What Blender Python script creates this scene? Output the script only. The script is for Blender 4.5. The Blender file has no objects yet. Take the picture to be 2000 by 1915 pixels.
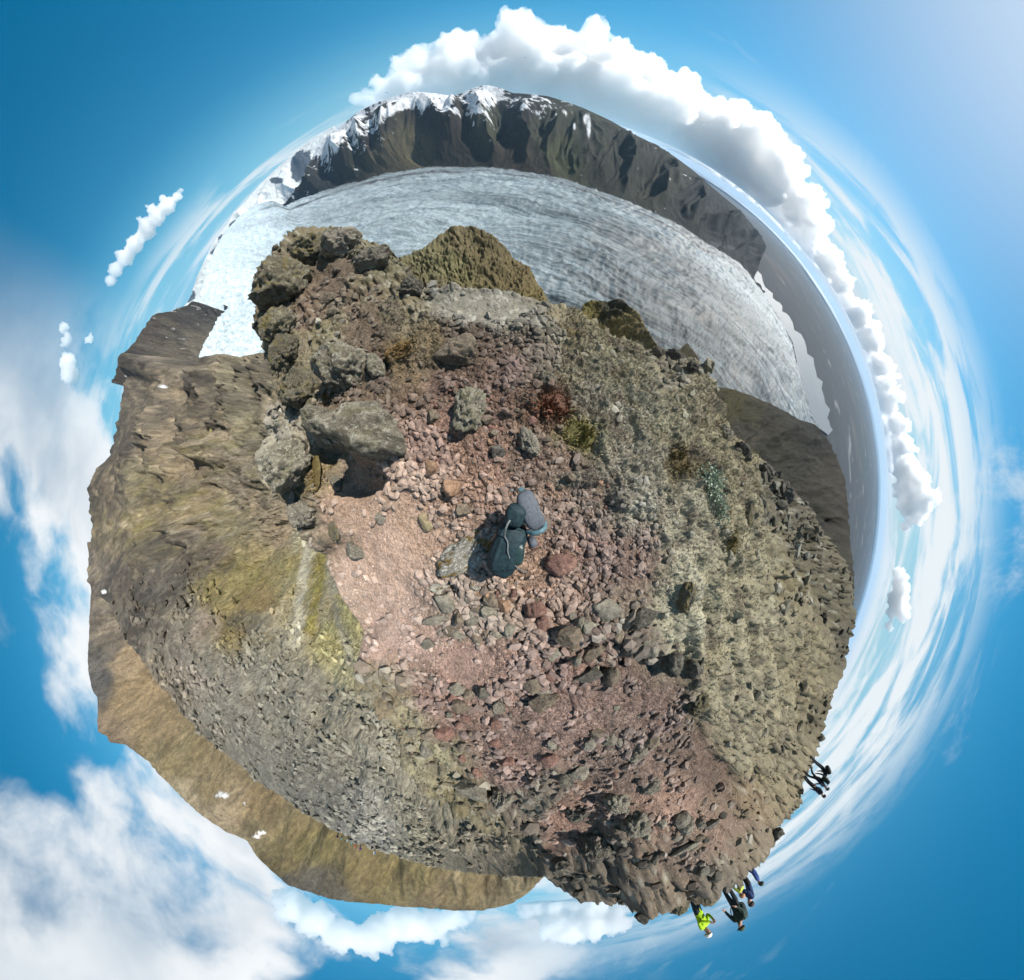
import bpy, bmesh, math, random
import numpy as np
from mathutils import Vector, Matrix, Euler

# ------------------------------------------------------------------ camera, world, sun, exposure
SC = bpy.context.scene
COL = SC.collection
CAM_H = 2.0            # the panorama camera stands two metres above the gravel
R90 = 725.0            # photo pixels (2000 wide) from the nadir to the level horizon
CX, CY = 1000.0, 957.5
SUN_EL, SUN_AZ = math.radians(43.0), math.atan2(0.62, 0.785)

cd = bpy.data.cameras.new('camera')
cam = bpy.data.objects.new('camera', cd)
COL.objects.link(cam)
cam.location = (0, 0, CAM_H)
SC.camera = cam
SC.render.engine = 'CYCLES'
cd.type = 'PANO'
_mm = np.linspace(0, 1430, 500) * 36.0 / 2000.0
_th = 2 * np.arctan(_mm * 2000.0 / 36.0 / R90)
_k = np.linalg.lstsq(np.stack([_mm, _mm**2, _mm**3, _mm**4], 1), _th, rcond=None)[0]
cd.panorama_type = 'FISHEYE_LENS_POLYNOMIAL'
cd.fisheye_fov = math.radians(340)
cd.fisheye_polynomial_k0 = 0.0
for i in range(4):
    setattr(cd, 'fisheye_polynomial_k%d' % (i + 1), -float(_k[i]))
cd.sensor_width = 36
cd.sensor_fit = 'HORIZONTAL'
cd.clip_start = 0.02
cd.clip_end = 400000

SC.view_settings.view_transform = 'Standard'
SC.view_settings.look = 'None'
SC.view_settings.gamma = 1.0
SC.view_settings.use_curve_mapping = False
SC.view_settings.exposure = 0.50
SC.cycles.use_denoising = True
SC.cycles.max_bounces = 12
SC.cycles.diffuse_bounces = 1
SC.cycles.use_adaptive_sampling = True
SC.cycles.adaptive_threshold = 0.025
SC.cycles.transmission_bounces = 6
SC.cycles.transparent_max_bounces = 12
SC.cycles.volume_bounces = 12

sund = bpy.data.lights.new('sun', 'SUN')
sund.energy = 5.0
sund.angle = math.radians(0.53)
sund.color = (1.0, 0.95, 0.87)
sun = bpy.data.objects.new('sun', sund)
COL.objects.link(sun)
SUNV = Vector((math.cos(SUN_EL) * math.cos(SUN_AZ), math.cos(SUN_EL) * math.sin(SUN_AZ), math.sin(SUN_EL)))
sun.rotation_euler = SUNV.to_track_quat('Z', 'Y').to_euler()


class NT:
    """small helper to write node trees"""
    def __init__(self, tree):
        self.t = tree
        tree.nodes.clear()

    def n(self, kind, **kw):
        nd = self.t.nodes.new(kind)
        for k, v in kw.items():
            setattr(nd, k, v)
        return nd

    def put(self, sock, v):
        if isinstance(v, bpy.types.NodeSocket):
            self.t.links.new(v, sock)
        elif v is not None:
            if isinstance(v, (tuple, list)) and len(v) == 3 and sock.type == 'RGBA':
                v = (*v, 1.0)
            sock.default_value = v

    def math(self, op, a, b=None, c=None, clamp=False):
        nd = self.n('ShaderNodeMath', operation=op, use_clamp=clamp)
        for s, v in zip(nd.inputs, (a, b, c)):
            self.put(s, v)
        return nd.outputs[0]

    def vmath(self, op, a, b=None):
        nd = self.n('ShaderNodeVectorMath', operation=op)
        self.put(nd.inputs[0], a)
        self.put(nd.inputs[1], b)
        return nd.outputs['Value'] if op in ('DOT_PRODUCT', 'LENGTH') else nd.outputs[0]

    def noise(self, vec, scale, detail=4, rough=0.55, dist=0.0, color=False):
        nd = self.n('ShaderNodeTexNoise')
        self.put(nd.inputs['Vector'], vec)
        nd.inputs['Scale'].default_value = scale
        nd.inputs['Detail'].default_value = detail
        nd.inputs['Roughness'].default_value = rough
        nd.inputs['Distortion'].default_value = dist
        return nd.outputs['Color' if color else 'Fac']

    def voro(self, vec, scale, feature='F1', rnd=1.0, out='Distance'):
        nd = self.n('ShaderNodeTexVoronoi', feature=feature)
        self.put(nd.inputs['Vector'], vec)
        nd.inputs['Scale'].default_value = scale
        nd.inputs['Randomness'].default_value = rnd
        return nd.outputs[out]

    def ramp(self, v, a, b, lo=0.0, hi=1.0, smooth=True):
        nd = self.n('ShaderNodeMapRange', interpolation_type='SMOOTHSTEP' if smooth else 'LINEAR')
        self.put(nd.inputs['Value'], v)
        for s, x in zip(('From Min', 'From Max', 'To Min', 'To Max'), (a, b, lo, hi)):
            self.put(nd.inputs[s], x)
        return nd.outputs['Result']

    def mix(self, f, a, b, blend='MIX'):
        nd = self.n('ShaderNodeMix', data_type='RGBA', blend_type=blend)
        self.put(nd.inputs[0], f)
        self.put(nd.inputs[6], a)
        self.put(nd.inputs[7], b)
        return nd.outputs[2]

    def bump(self, h, strength, dist, normal=None):
        nd = self.n('ShaderNodeBump')
        self.put(nd.inputs['Height'], h)
        nd.inputs['Strength'].default_value = strength
        nd.inputs['Distance'].default_value = dist
        self.put(nd.inputs['Normal'], normal)
        return nd.outputs[0]


def build_world():
    w = bpy.data.worlds.new('World')
    SC.world = w
    w.use_nodes = True
    T = NT(w.node_tree)
    out = T.n('ShaderNodeOutputWorld')
    bg = T.n('ShaderNodeBackground')
    T.t.links.new(bg.outputs[0], out.inputs[0])
    sky = T.n('ShaderNodeTexSky', sky_type='NISHITA', sun_disc=False)
    sky.sun_elevation = SUN_EL
    sky.sun_rotation = math.pi / 2 - SUN_AZ
    sky.altitude = 600
    sky.air_density = 1.0
    sky.dust_density = 0.25
    sky.ozone_density = 3.0
    hs = T.n('ShaderNodeHueSaturation')
    hs.inputs['Hue'].default_value = 0.478
    hs.inputs['Saturation'].default_value = 1.42
    hs.inputs['Value'].default_value = 1.5
    T.put(hs.inputs['Color'], sky.outputs[0])
    skyc = hs.outputs[0]
    tc = T.n('ShaderNodeTexCoord')
    d = tc.outputs['Generated']
    sx = T.n('ShaderNodeSeparateXYZ')
    T.put(sx.inputs[0], d)
    x, y, z = sx.outputs
    zc = T.math('ADD', T.math('MAXIMUM', z, 0.0), 0.32)
    comb = T.n('ShaderNodeCombineXYZ')
    T.put(comb.inputs[0], T.math('DIVIDE', x, zc))
    T.put(comb.inputs[1], T.math('DIVIDE', y, zc))
    P = comb.outputs[0]          # point on a flat cloud deck, one unit up

    def lobe(ax, ay, lo, hi):
        m = T.math('ADD', T.math('MULTIPLY', x, ax), T.math('MULTIPLY', y, ay))
        ln = T.math('SQRT', T.math('ADD', T.math('MULTIPLY', x, x), T.math('MULTIPLY', y, y)))
        return T.ramp(T.math('DIVIDE', m, T.math('MAXIMUM', ln, 0.02)), lo, hi)

    def band(a, b, c, e):
        return T.math('MULTIPLY', T.ramp(z, a, b), T.ramp(z, c, e, 1.0, 0.0))
    # fair-weather cloud over the ridge (photo left and bottom): broken soft heaps
    warp = T.vmath('ADD', P, T.vmath('MULTIPLY', T.noise(P, 2.4, 3, 0.5, color=True), (0.22, 0.22, 0.0)))
    n1 = T.noise(warp, 1.15, 8, 0.53)
    soft = T.ramp(n1, 0.405, 0.53)
    left = lobe(-0.76, -0.65, 0.34, 0.74)
    soft = T.math('MULTIPLY', soft, T.math('MULTIPLY', left, band(-0.02, 0.04, 0.85, 0.99)))
    shade = T.ramp(T.noise(T.vmath('ADD', warp, (0.16, 0.13, 0.0)), 1.15, 5, 0.5), 0.42, 0.66)
    lowlight = T.ramp(z, 0.06, 0.22, 0.0, 1.0)
    ccol = T.mix(T.math('MULTIPLY', shade, lowlight), (13.0, 13.4, 13.6), (6.4, 7.8, 9.2))
    # cirrus and layered cloud over the plain (photo right)
    right = lobe(0.97, -0.22, 0.05, 0.75)
    sv = T.n('ShaderNodeCombineXYZ')
    T.put(sv.inputs[0], T.math('MULTIPLY', x, 1.6))
    T.put(sv.inputs[1], T.math('MULTIPLY', y, 1.6))
    T.put(sv.inputs[2], T.math('MULTIPLY', z, 15.0))
    n2 = T.noise(sv.outputs[0], 1.7, 6, 0.6, 0.5)
    lay = T.math('MULTIPLY', T.ramp(n2, 0.36, 0.56), T.math('MULTIPLY', right, band(-0.03, 0.04, 0.17, 0.30)))
    lay2 = T.math('MULTIPLY', T.ramp(n2, 0.42, 0.62), T.math('MULTIPLY', lobe(-0.80, 0.60, 0.72, 0.97), band(-0.02, 0.03, 0.08, 0.17)))
    lay = T.math('MAXIMUM', lay, T.math('MULTIPLY', lay2, 0.85))
    deck = T.math('MULTIPLY', T.ramp(T.noise(sv.outputs[0], 2.6, 5, 0.6, 0.3), 0.30, 0.55, 0.7, 1.0), T.math('MULTIPLY', lobe(0.50, 0.86, 0.50, 0.80), band(-0.03, 0.0, 0.055, 0.105)))
    n3 = T.noise(T.vmath('MULTIPLY', P, (0.55, 1.0, 1.0)), 1.9, 7, 0.66, 0.9)
    cir = T.math('MULTIPLY', T.math('MULTIPLY', T.ramp(n3, 0.54, 0.78), 0.6), band(0.05, 0.16, 0.9, 0.98))
    cir = T.math('MULTIPLY', cir, lobe(0.97, -0.22, -0.6, 0.4))
    # milky veil round the sun and down to the horizon
    sd = T.vmath('DOT_PRODUCT', d, tuple(SUNV))
    glow = T.math('MULTIPLY', T.math('POWER', T.math('MAXIMUM', sd, 0.0), 14.0), 0.8)
    hor = T.ramp(z, -0.02, 0.30, 0.85, 0.0)
    c = T.mix(hor, skyc, T.mix(lobe(0.8, 0.6, -0.3, 0.7), (2.2, 7.6, 11.2), (5.0, 8.4, 10.0)))
    hor2 = T.math('MULTIPLY', T.ramp(z, 0.0, 0.06, 0.8, 0.0), lobe(0.95, 0.3, 0.0, 0.7))
    c = T.mix(hor2, c, (9.0, 10.6, 11.2))
    c = T.mix(glow, c, (9.5, 11.2, 13.2))
    c = T.mix(cir, c, (10.4, 11.4, 12.0))
    c = T.mix(lay, c, (11.6, 12.4, 12.8))
    c = T.mix(deck, c, (9.6, 10.4, 11.0))
    c = T.mix(soft, c, ccol)
    T.put(bg.inputs[0], c)
    bg.inputs[1].default_value = 0.052
    w.cycles.sampling_method = 'MANUAL'
    w.cycles.sample_map_resolution = 512


build_world()

# ------------------------------------------------------------------ helpers
_rng = np.random.default_rng(7)
_perm = np.concatenate([_rng.permutation(256)] * 4)
_g2 = np.stack([np.cos(np.linspace(0, 2 * np.pi, 64, False)), np.sin(np.linspace(0, 2 * np.pi, 64, False))], 1)
_g3 = _rng.normal(size=(64, 3))
_g3 /= np.linalg.norm(_g3, axis=1)[:, None]


def perlin2(x, y):
    xi, yi = np.floor(x).astype(np.int64), np.floor(y).astype(np.int64)
    xf, yf = x - xi, y - yi
    u, v = xf**3 * (xf * (xf * 6 - 15) + 10), yf**3 * (yf * (yf * 6 - 15) + 10)

    def g(ix, iy, dx, dy):
        h = _perm[_perm[ix & 255] + (iy & 255)] & 63
        return _g2[h, 0] * dx + _g2[h, 1] * dy
    a = g(xi, yi, xf, yf)
    b = g(xi + 1, yi, xf - 1, yf)
    c = g(xi, yi + 1, xf, yf - 1)
    d = g(xi + 1, yi + 1, xf - 1, yf - 1)
    return ((a + u * (b - a)) * (1 - v) + (c + u * (d - c)) * v) * 1.5


def perlin3(p):
    i = np.floor(p).astype(np.int64)
    f = p - i
    u = f**3 * (f * (f * 6 - 15) + 10)
    r = 0
    for a in (0, 1):
        for b in (0, 1):
            for c in (0, 1):
                h = _perm[_perm[_perm[(i[:, 0] + a) & 255] + ((i[:, 1] + b) & 255)] + ((i[:, 2] + c) & 255)] & 63
                dt = ((f - (a, b, c)) * _g3[h]).sum(1)
                r = r + dt * (u[:, 0] if a else 1 - u[:, 0]) * (u[:, 1] if b else 1 - u[:, 1]) * (u[:, 2] if c else 1 - u[:, 2])
    return r * 1.5


def fbm2(x, y, freq, octv, gain=0.5, kind='n', spacing=None, off=0.0):
    """n: plain, r: ridged, b: billowy; octaves finer than the local vertex spacing fade out"""
    s, a, tot = 0.0, 1.0, 0.0
    for o in range(octv):
        v = perlin2(x * freq + off + o * 17.3, y * freq - off + o * 9.1)
        if kind == 'r':
            v = 1 - 2 * np.abs(v)
        elif kind == 'b':
            v = 2 * np.abs(v) - 0.6
        w = a
        if spacing is not None:
            w = a * np.clip((1.0 / freq) / (2.2 * spacing) - 0.6, 0, 1)
        s = s + w * v
        tot += a
        a *= gain
        freq *= 2.03
    return s / tot


def fbm3(p, freq, octv, gain=0.5, kind='n'):
    s, a, tot = 0.0, 1.0, 0.0
    for o in range(octv):
        v = perlin3(p * freq + o * 13.7)
        if kind == 'r':
            v = 1 - 2 * np.abs(v)
        elif kind == 'b':
            v = 2 * np.abs(v) - 0.6
        s = s + a * v
        tot += a
        a *= gain
        freq *= 2.03
    return s / tot


def worley2(x, y):
    """F1, F2 and a random value of the nearest cell"""
    xi, yi = np.floor(x).astype(np.int64), np.floor(y).astype(np.int64)
    f1 = np.full(x.shape, 9.0)
    f2 = np.full(x.shape, 9.0)
    idv = np.zeros(x.shape)
    for a in (-1, 0, 1):
        for b in (-1, 0, 1):
            h = _perm[_perm[(xi + a) & 255] + ((yi + b) & 255)]
            h2 = _perm[h + 57]
            d = np.hypot(xi + a + (h / 255.0) - x, yi + b + (h2 / 255.0) - y)
            m = d < f1
            f2 = np.where(m, f1, np.minimum(f2, d))
            idv = np.where(m, _perm[h + 111] / 255.0, idv)
            f1 = np.where(m, d, f1)
    return f1, f2, idv


def sstep(a, b, x):
    t = np.clip((x - a) / (b - a), 0, 1)
    return t * t * (3 - 2 * t)


def pix(px, py):
    """photo pixel -> azimuth and angle from the nadir"""
    dx, dy = np.asarray(px, float) - CX, CY - np.asarray(py, float)
    return np.arctan2(dy, dx), 2 * np.arctan(np.hypot(dx, dy) / R90)


def unpix(V):
    """world points -> photo pixel"""
    rho = np.hypot(V[:, 0], V[:, 1])
    th = np.arctan2(rho, CAM_H - V[:, 2])
    r = R90 * np.tan(th / 2)
    k = r / np.maximum(rho, 1e-6)
    return CX + V[:, 0] * k, CY - V[:, 1] * k


def pixang(px, py):
    """radians covered by one photo pixel there"""
    r = math.hypot(px - CX, py - CY)
    return 2 / R90 / (1 + (r / R90)**2)


def lin(c):
    c = np.asarray(c, float) / 255.0
    return np.where(c <= 0.04045, c / 12.92, ((c + 0.055) / 1.055)**2.4)


def alb(c, k=0.92):
    """colour of a sunlit surface in the photo -> base colour"""
    a = lin(c) * k
    g = (a * (0.3, 0.5, 0.2)).sum(-1, keepdims=True)
    return (a * 0.76 + g * 0.24) * np.array([1.0, 0.985, 0.925])


def mesh_np(name, V, F, cols=None, tc=None, extra=None, smooth=True):
    me = bpy.data.meshes.new(name)
    V = np.asarray(V, np.float32)
    F = np.asarray(F, np.int32)
    k = F.shape[1]
    me.vertices.add(len(V))
    me.vertices.foreach_set('co', V.ravel())
    me.loops.add(F.size)
    me.loops.foreach_set('vertex_index', F.ravel())
    me.polygons.add(len(F))
    me.polygons.foreach_set('loop_start', np.arange(0, F.size, k, dtype=np.int32))
    me.update(calc_edges=True)
    me.polygons.foreach_set('use_smooth', np.full(len(F), smooth))
    if cols is not None:
        a = me.attributes.new('Col', 'FLOAT_COLOR', 'POINT')
        c4 = np.ones((len(V), 4), np.float32)
        c4[:, :3] = np.clip(cols, 0, 1)
        a.data.foreach_set('color', c4.ravel())
    if tc is not None:
        a = me.attributes.new('tc', 'FLOAT_VECTOR', 'POINT')
        a.data.foreach_set('vector', np.asarray(tc, np.float32).ravel())
    for nm, v in (extra or {}).items():
        a = me.attributes.new(nm, 'FLOAT', 'POINT')
        a.data.foreach_set('value', np.asarray(v, np.float32))
    return me


def link(name, me, mat=None, parent=None, label=None, cat=None, group=None, kind=None, loc=None, rot=None, scale=None):
    o = bpy.data.objects.new(name, me)
    COL.objects.link(o)
    if mat is not None and me is not None and not me.materials:
        me.materials.append(mat)
    if parent is not None:
        o.parent = parent
    if label:
        o['label'] = label
    if cat:
        o['category'] = cat
    if group:
        o['group'] = group
    if kind:
        o['kind'] = kind
    if loc is not None:
        o.location = loc
    if rot is not None:
        o.rotation_euler = rot
    if scale is not None:
        o.scale = scale
    return o


def grid_faces(nr, nc, wrap=False):
    r = np.arange(nr - 1)[:, None]
    c = np.arange(nc if wrap else nc - 1)[None, :]
    c2 = (c + 1) % nc
    a, b, d, e = r * nc + c, r * nc + c2, (r + 1) * nc + c2, (r + 1) * nc + c
    return np.stack([a, e, d, b], -1).reshape(-1, 4)


def seeds_color(px, py, seeds, power=3.0, soft=18.0, warp=16.0, wf=0.02, k=0.92):
    """blend of the base colours noted at places of the photograph, with ragged borders; also blends a class value"""
    wx = px + warp * fbm2(px, py, wf, 4, 0.6)
    wy = py + warp * fbm2(px, py, wf, 4, 0.6, off=31.0)
    S = np.array([(s[0], s[1]) for s in seeds], float)
    C = alb(np.array([s[2] for s in seeds], float), k)
    K = np.array([s[3] if len(s) > 3 else 0 for s in seeds], float)
    out = np.zeros((len(px), 3))
    kv = np.zeros((len(px), 4))
    wt = np.zeros(len(px))
    for i in range(len(S)):
        w = 1.0 / ((wx - S[i, 0])**2 + (wy - S[i, 1])**2 + soft**2)**power
        wt += w
        out += w[:, None] * C[i]
        kv[:, int(K[i])] += w
    return out / wt[:, None], kv / wt[:, None]


# ------------------------------------------------------------------ materials
def terrain_mat(name, coord='object', scales=(9, 40, 140), var=0.5, bump=((40, 0.6, 0.02),), pebbles=None, rough=0.95, far_bump=False, tint=None):
    m = bpy.data.materials.new(name)
    m.use_nodes = True
    T = NT(m.node_tree)
    out = T.n('ShaderNodeOutputMaterial')
    b = T.n('ShaderNodeBsdfPrincipled')
    T.t.links.new(b.outputs[0], out.inputs[0])
    if coord == 'object':
        v = T.n('ShaderNodeTexCoord').outputs['Object']
    else:
        v = T.n('ShaderNodeAttribute', attribute_name='tc').outputs['Vector']
    col = T.n('ShaderNodeAttribute', attribute_name='Col').outputs['Color']
    f = None
    for i, s in enumerate(scales):
        n = T.ramp(T.noise(v, s, 5, 0.62), 0.28, 0.72, 1 - var, 1 + var, smooth=False)
        f = n if f is None else T.math('MULTIPLY', f, n)
    g = T.n('ShaderNodeCombineColor')
    for k in range(3):
        T.put(g.inputs[k], f)
    c = T.mix(1.0, col, g.outputs[0], 'MULTIPLY')
    # slow drift of hue so that no patch is one flat colour
    hn = T.noise(v, scales[0] * 0.7, 3, 0.6)
    c = T.mix(T.ramp(hn, 0.35, 0.75, 0.0, 0.5), c, T.mix(1.0, c, tint or (1.06, 0.98, 0.86), 'MULTIPLY'))
    nrm = None
    if pebbles:
        pk = T.n('ShaderNodeAttribute', attribute_name='peb').outputs['Fac']
        ed = None
        for s, dist in pebbles:
            wv = T.vmath('ADD', v, T.vmath('MULTIPLY', T.noise(v, s * 0.6, 2, 0.5, color=True), (0.5 / s,) * 3))
            e = T.ramp(T.voro(wv, s, 'DISTANCE_TO_EDGE'), 0.0, 0.22)
            cell = T.n('ShaderNodeTexVoronoi')
            T.put(cell.inputs['Vector'], wv)
            cell.inputs['Scale'].default_value = s
            sep = T.n('ShaderNodeSeparateColor')
            T.put(sep.inputs[0], cell.outputs['Color'])
            tone = T.ramp(sep.outputs[0], 0, 1, 0.72, 1.3, smooth=False)
            tg = T.n('ShaderNodeCombineColor')
            for k in range(3):
                T.put(tg.inputs[k], tone)
            c = T.mix(pk, c, T.mix(1.0, c, tg.outputs[0], 'MULTIPLY'))
            h = T.math('MULTIPLY', T.math('ADD', e, T.math('MULTIPLY', sep.outputs[1], 0.9)), pk)
            nrm = T.bump(h, 0.8, dist, nrm)
    for s, st, dist in bump:
        bn = T.n('ShaderNodeBump')
        T.put(bn.inputs['Height'], T.noise(v, s, 5, 0.65))
        bn.inputs['Strength'].default_value = st
        if far_bump:      # the relief of a far slope grows with its distance from the crest
            T.put(bn.inputs['Distance'], T.math('MULTIPLY', T.vmath('LENGTH', T.n('ShaderNodeTexCoord').outputs['Object']), dist))
        else:
            bn.inputs['Distance'].default_value = dist
        T.put(bn.inputs['Normal'], nrm)
        nrm = bn.outputs[0]
    T.put(b.inputs['Base Color'], c)
    b.inputs['Roughness'].default_value = rough
    b.inputs['Specular IOR Level'].default_value = 0.2
    T.put(b.inputs['Normal'], nrm)
    return m


# ------------------------------------------------------------------ near ground: the crest where the camera stands
EDGE = [(1083, 612, 3.4), (1180, 660, 4), (1250, 690, 4.5), (1300, 705, 5), (1371, 729, 5.5), (1385, 780, 6), (1417, 857, 7), (1473, 904, 9),
        (1554, 985, 13), (1600, 1050, 18), (1650, 1110, 26), (1662, 1215, 32), (1640, 1300, 34), (1612, 1393, 34), (1590, 1450, 29),
        (1561, 1524, 23), (1520, 1597, 18), (1478, 1668, 14), (1433, 1709, 11), (1392, 1744, 10), (1337, 1747, 10), (1242, 1765, 10),
        (1210, 1742, 11), (1124, 1732, 12), (1090, 1719, 12.5), (1065, 1706, 13), (1052, 1681, 12), (1026, 1646, 11), (958, 1608, 10),
        (900, 1573, 9), (849, 1536, 8), (803, 1481, 6.5), (776, 1421, 5.5), (716, 1339, 4.8), (702, 1297, 4.2), (716, 1233, 3.8), (702, 1210, 3.6),
        (669, 1166, 3.5), (640, 1081, 3.4), (600, 1035, 3.5), (565, 980, 4), (530, 930, 4.7), (520, 893, 4.9), (540, 850, 5), (550, 740, 6),
        (537, 689, 7), (509, 612, 10), (515, 560, 12), (522, 527, 14), (560, 480, 16), (605, 452, 18), (668, 456, 18), (720, 490, 15),
        (770, 500, 12), (800, 540, 8), (815, 570, 5), (860, 575, 4.2), (940, 575, 3.8), (1000, 580, 3.6)]
_e = np.array(EDGE, float)
_ea, _et = pix(_e[:, 0], _e[:, 1])
_ez = CAM_H - _e[:, 2] / np.tan(_et)
_o = np.argsort(_ea)
_ea, _ez, _er = _ea[_o], _ez[_o], _e[_o, 2]
_ea = np.concatenate([_ea - 2 * np.pi, _ea, _ea + 2 * np.pi])
_ez, _er = np.tile(_ez, 3), np.tile(_er, 3)


def smooth_ring(v, sig):
    """circular Gaussian blur along the last axis, sigma in samples"""
    f = np.fft.rfft(v, axis=-1)
    k = np.fft.rfftfreq(v.shape[-1])
    return np.fft.irfft(f * np.exp(-2 * (np.pi * k * sig)**2), v.shape[-1], axis=-1)


_fa = np.linspace(-np.pi, np.pi, 3600, False)
_tanv = smooth_ring((np.interp(_fa, _ea, _ez) - CAM_H) / np.interp(_fa, _ea, _er), 7)   # keep the outline, round its corners
_ers = np.exp(smooth_ring(np.log(np.interp(_fa, _ea, _er)), 22))
_ezs = CAM_H + _tanv * _ers


def edge_at(a):
    return np.interp(a, _fa, _ers, period=2 * np.pi), np.interp(a, _fa, _ezs, period=2 * np.pi)


def drop_at(a):
    """how steeply the crest falls away behind its visible edge"""
    d = np.degrees(a) % 360
    return np.interp(d, [0, 20, 40, 60, 75, 100, 130, 150, 180, 230, 262, 276, 284, 318, 335, 350, 360],
                     [0.8, 1.3, 1.6, 1.6, 1.5, 1.2, 2.0, 3.0, 2.6, 1.6, 0.9, 0.45, 0.10, 0.08, 0.25, 0.5, 0.8])


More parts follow.
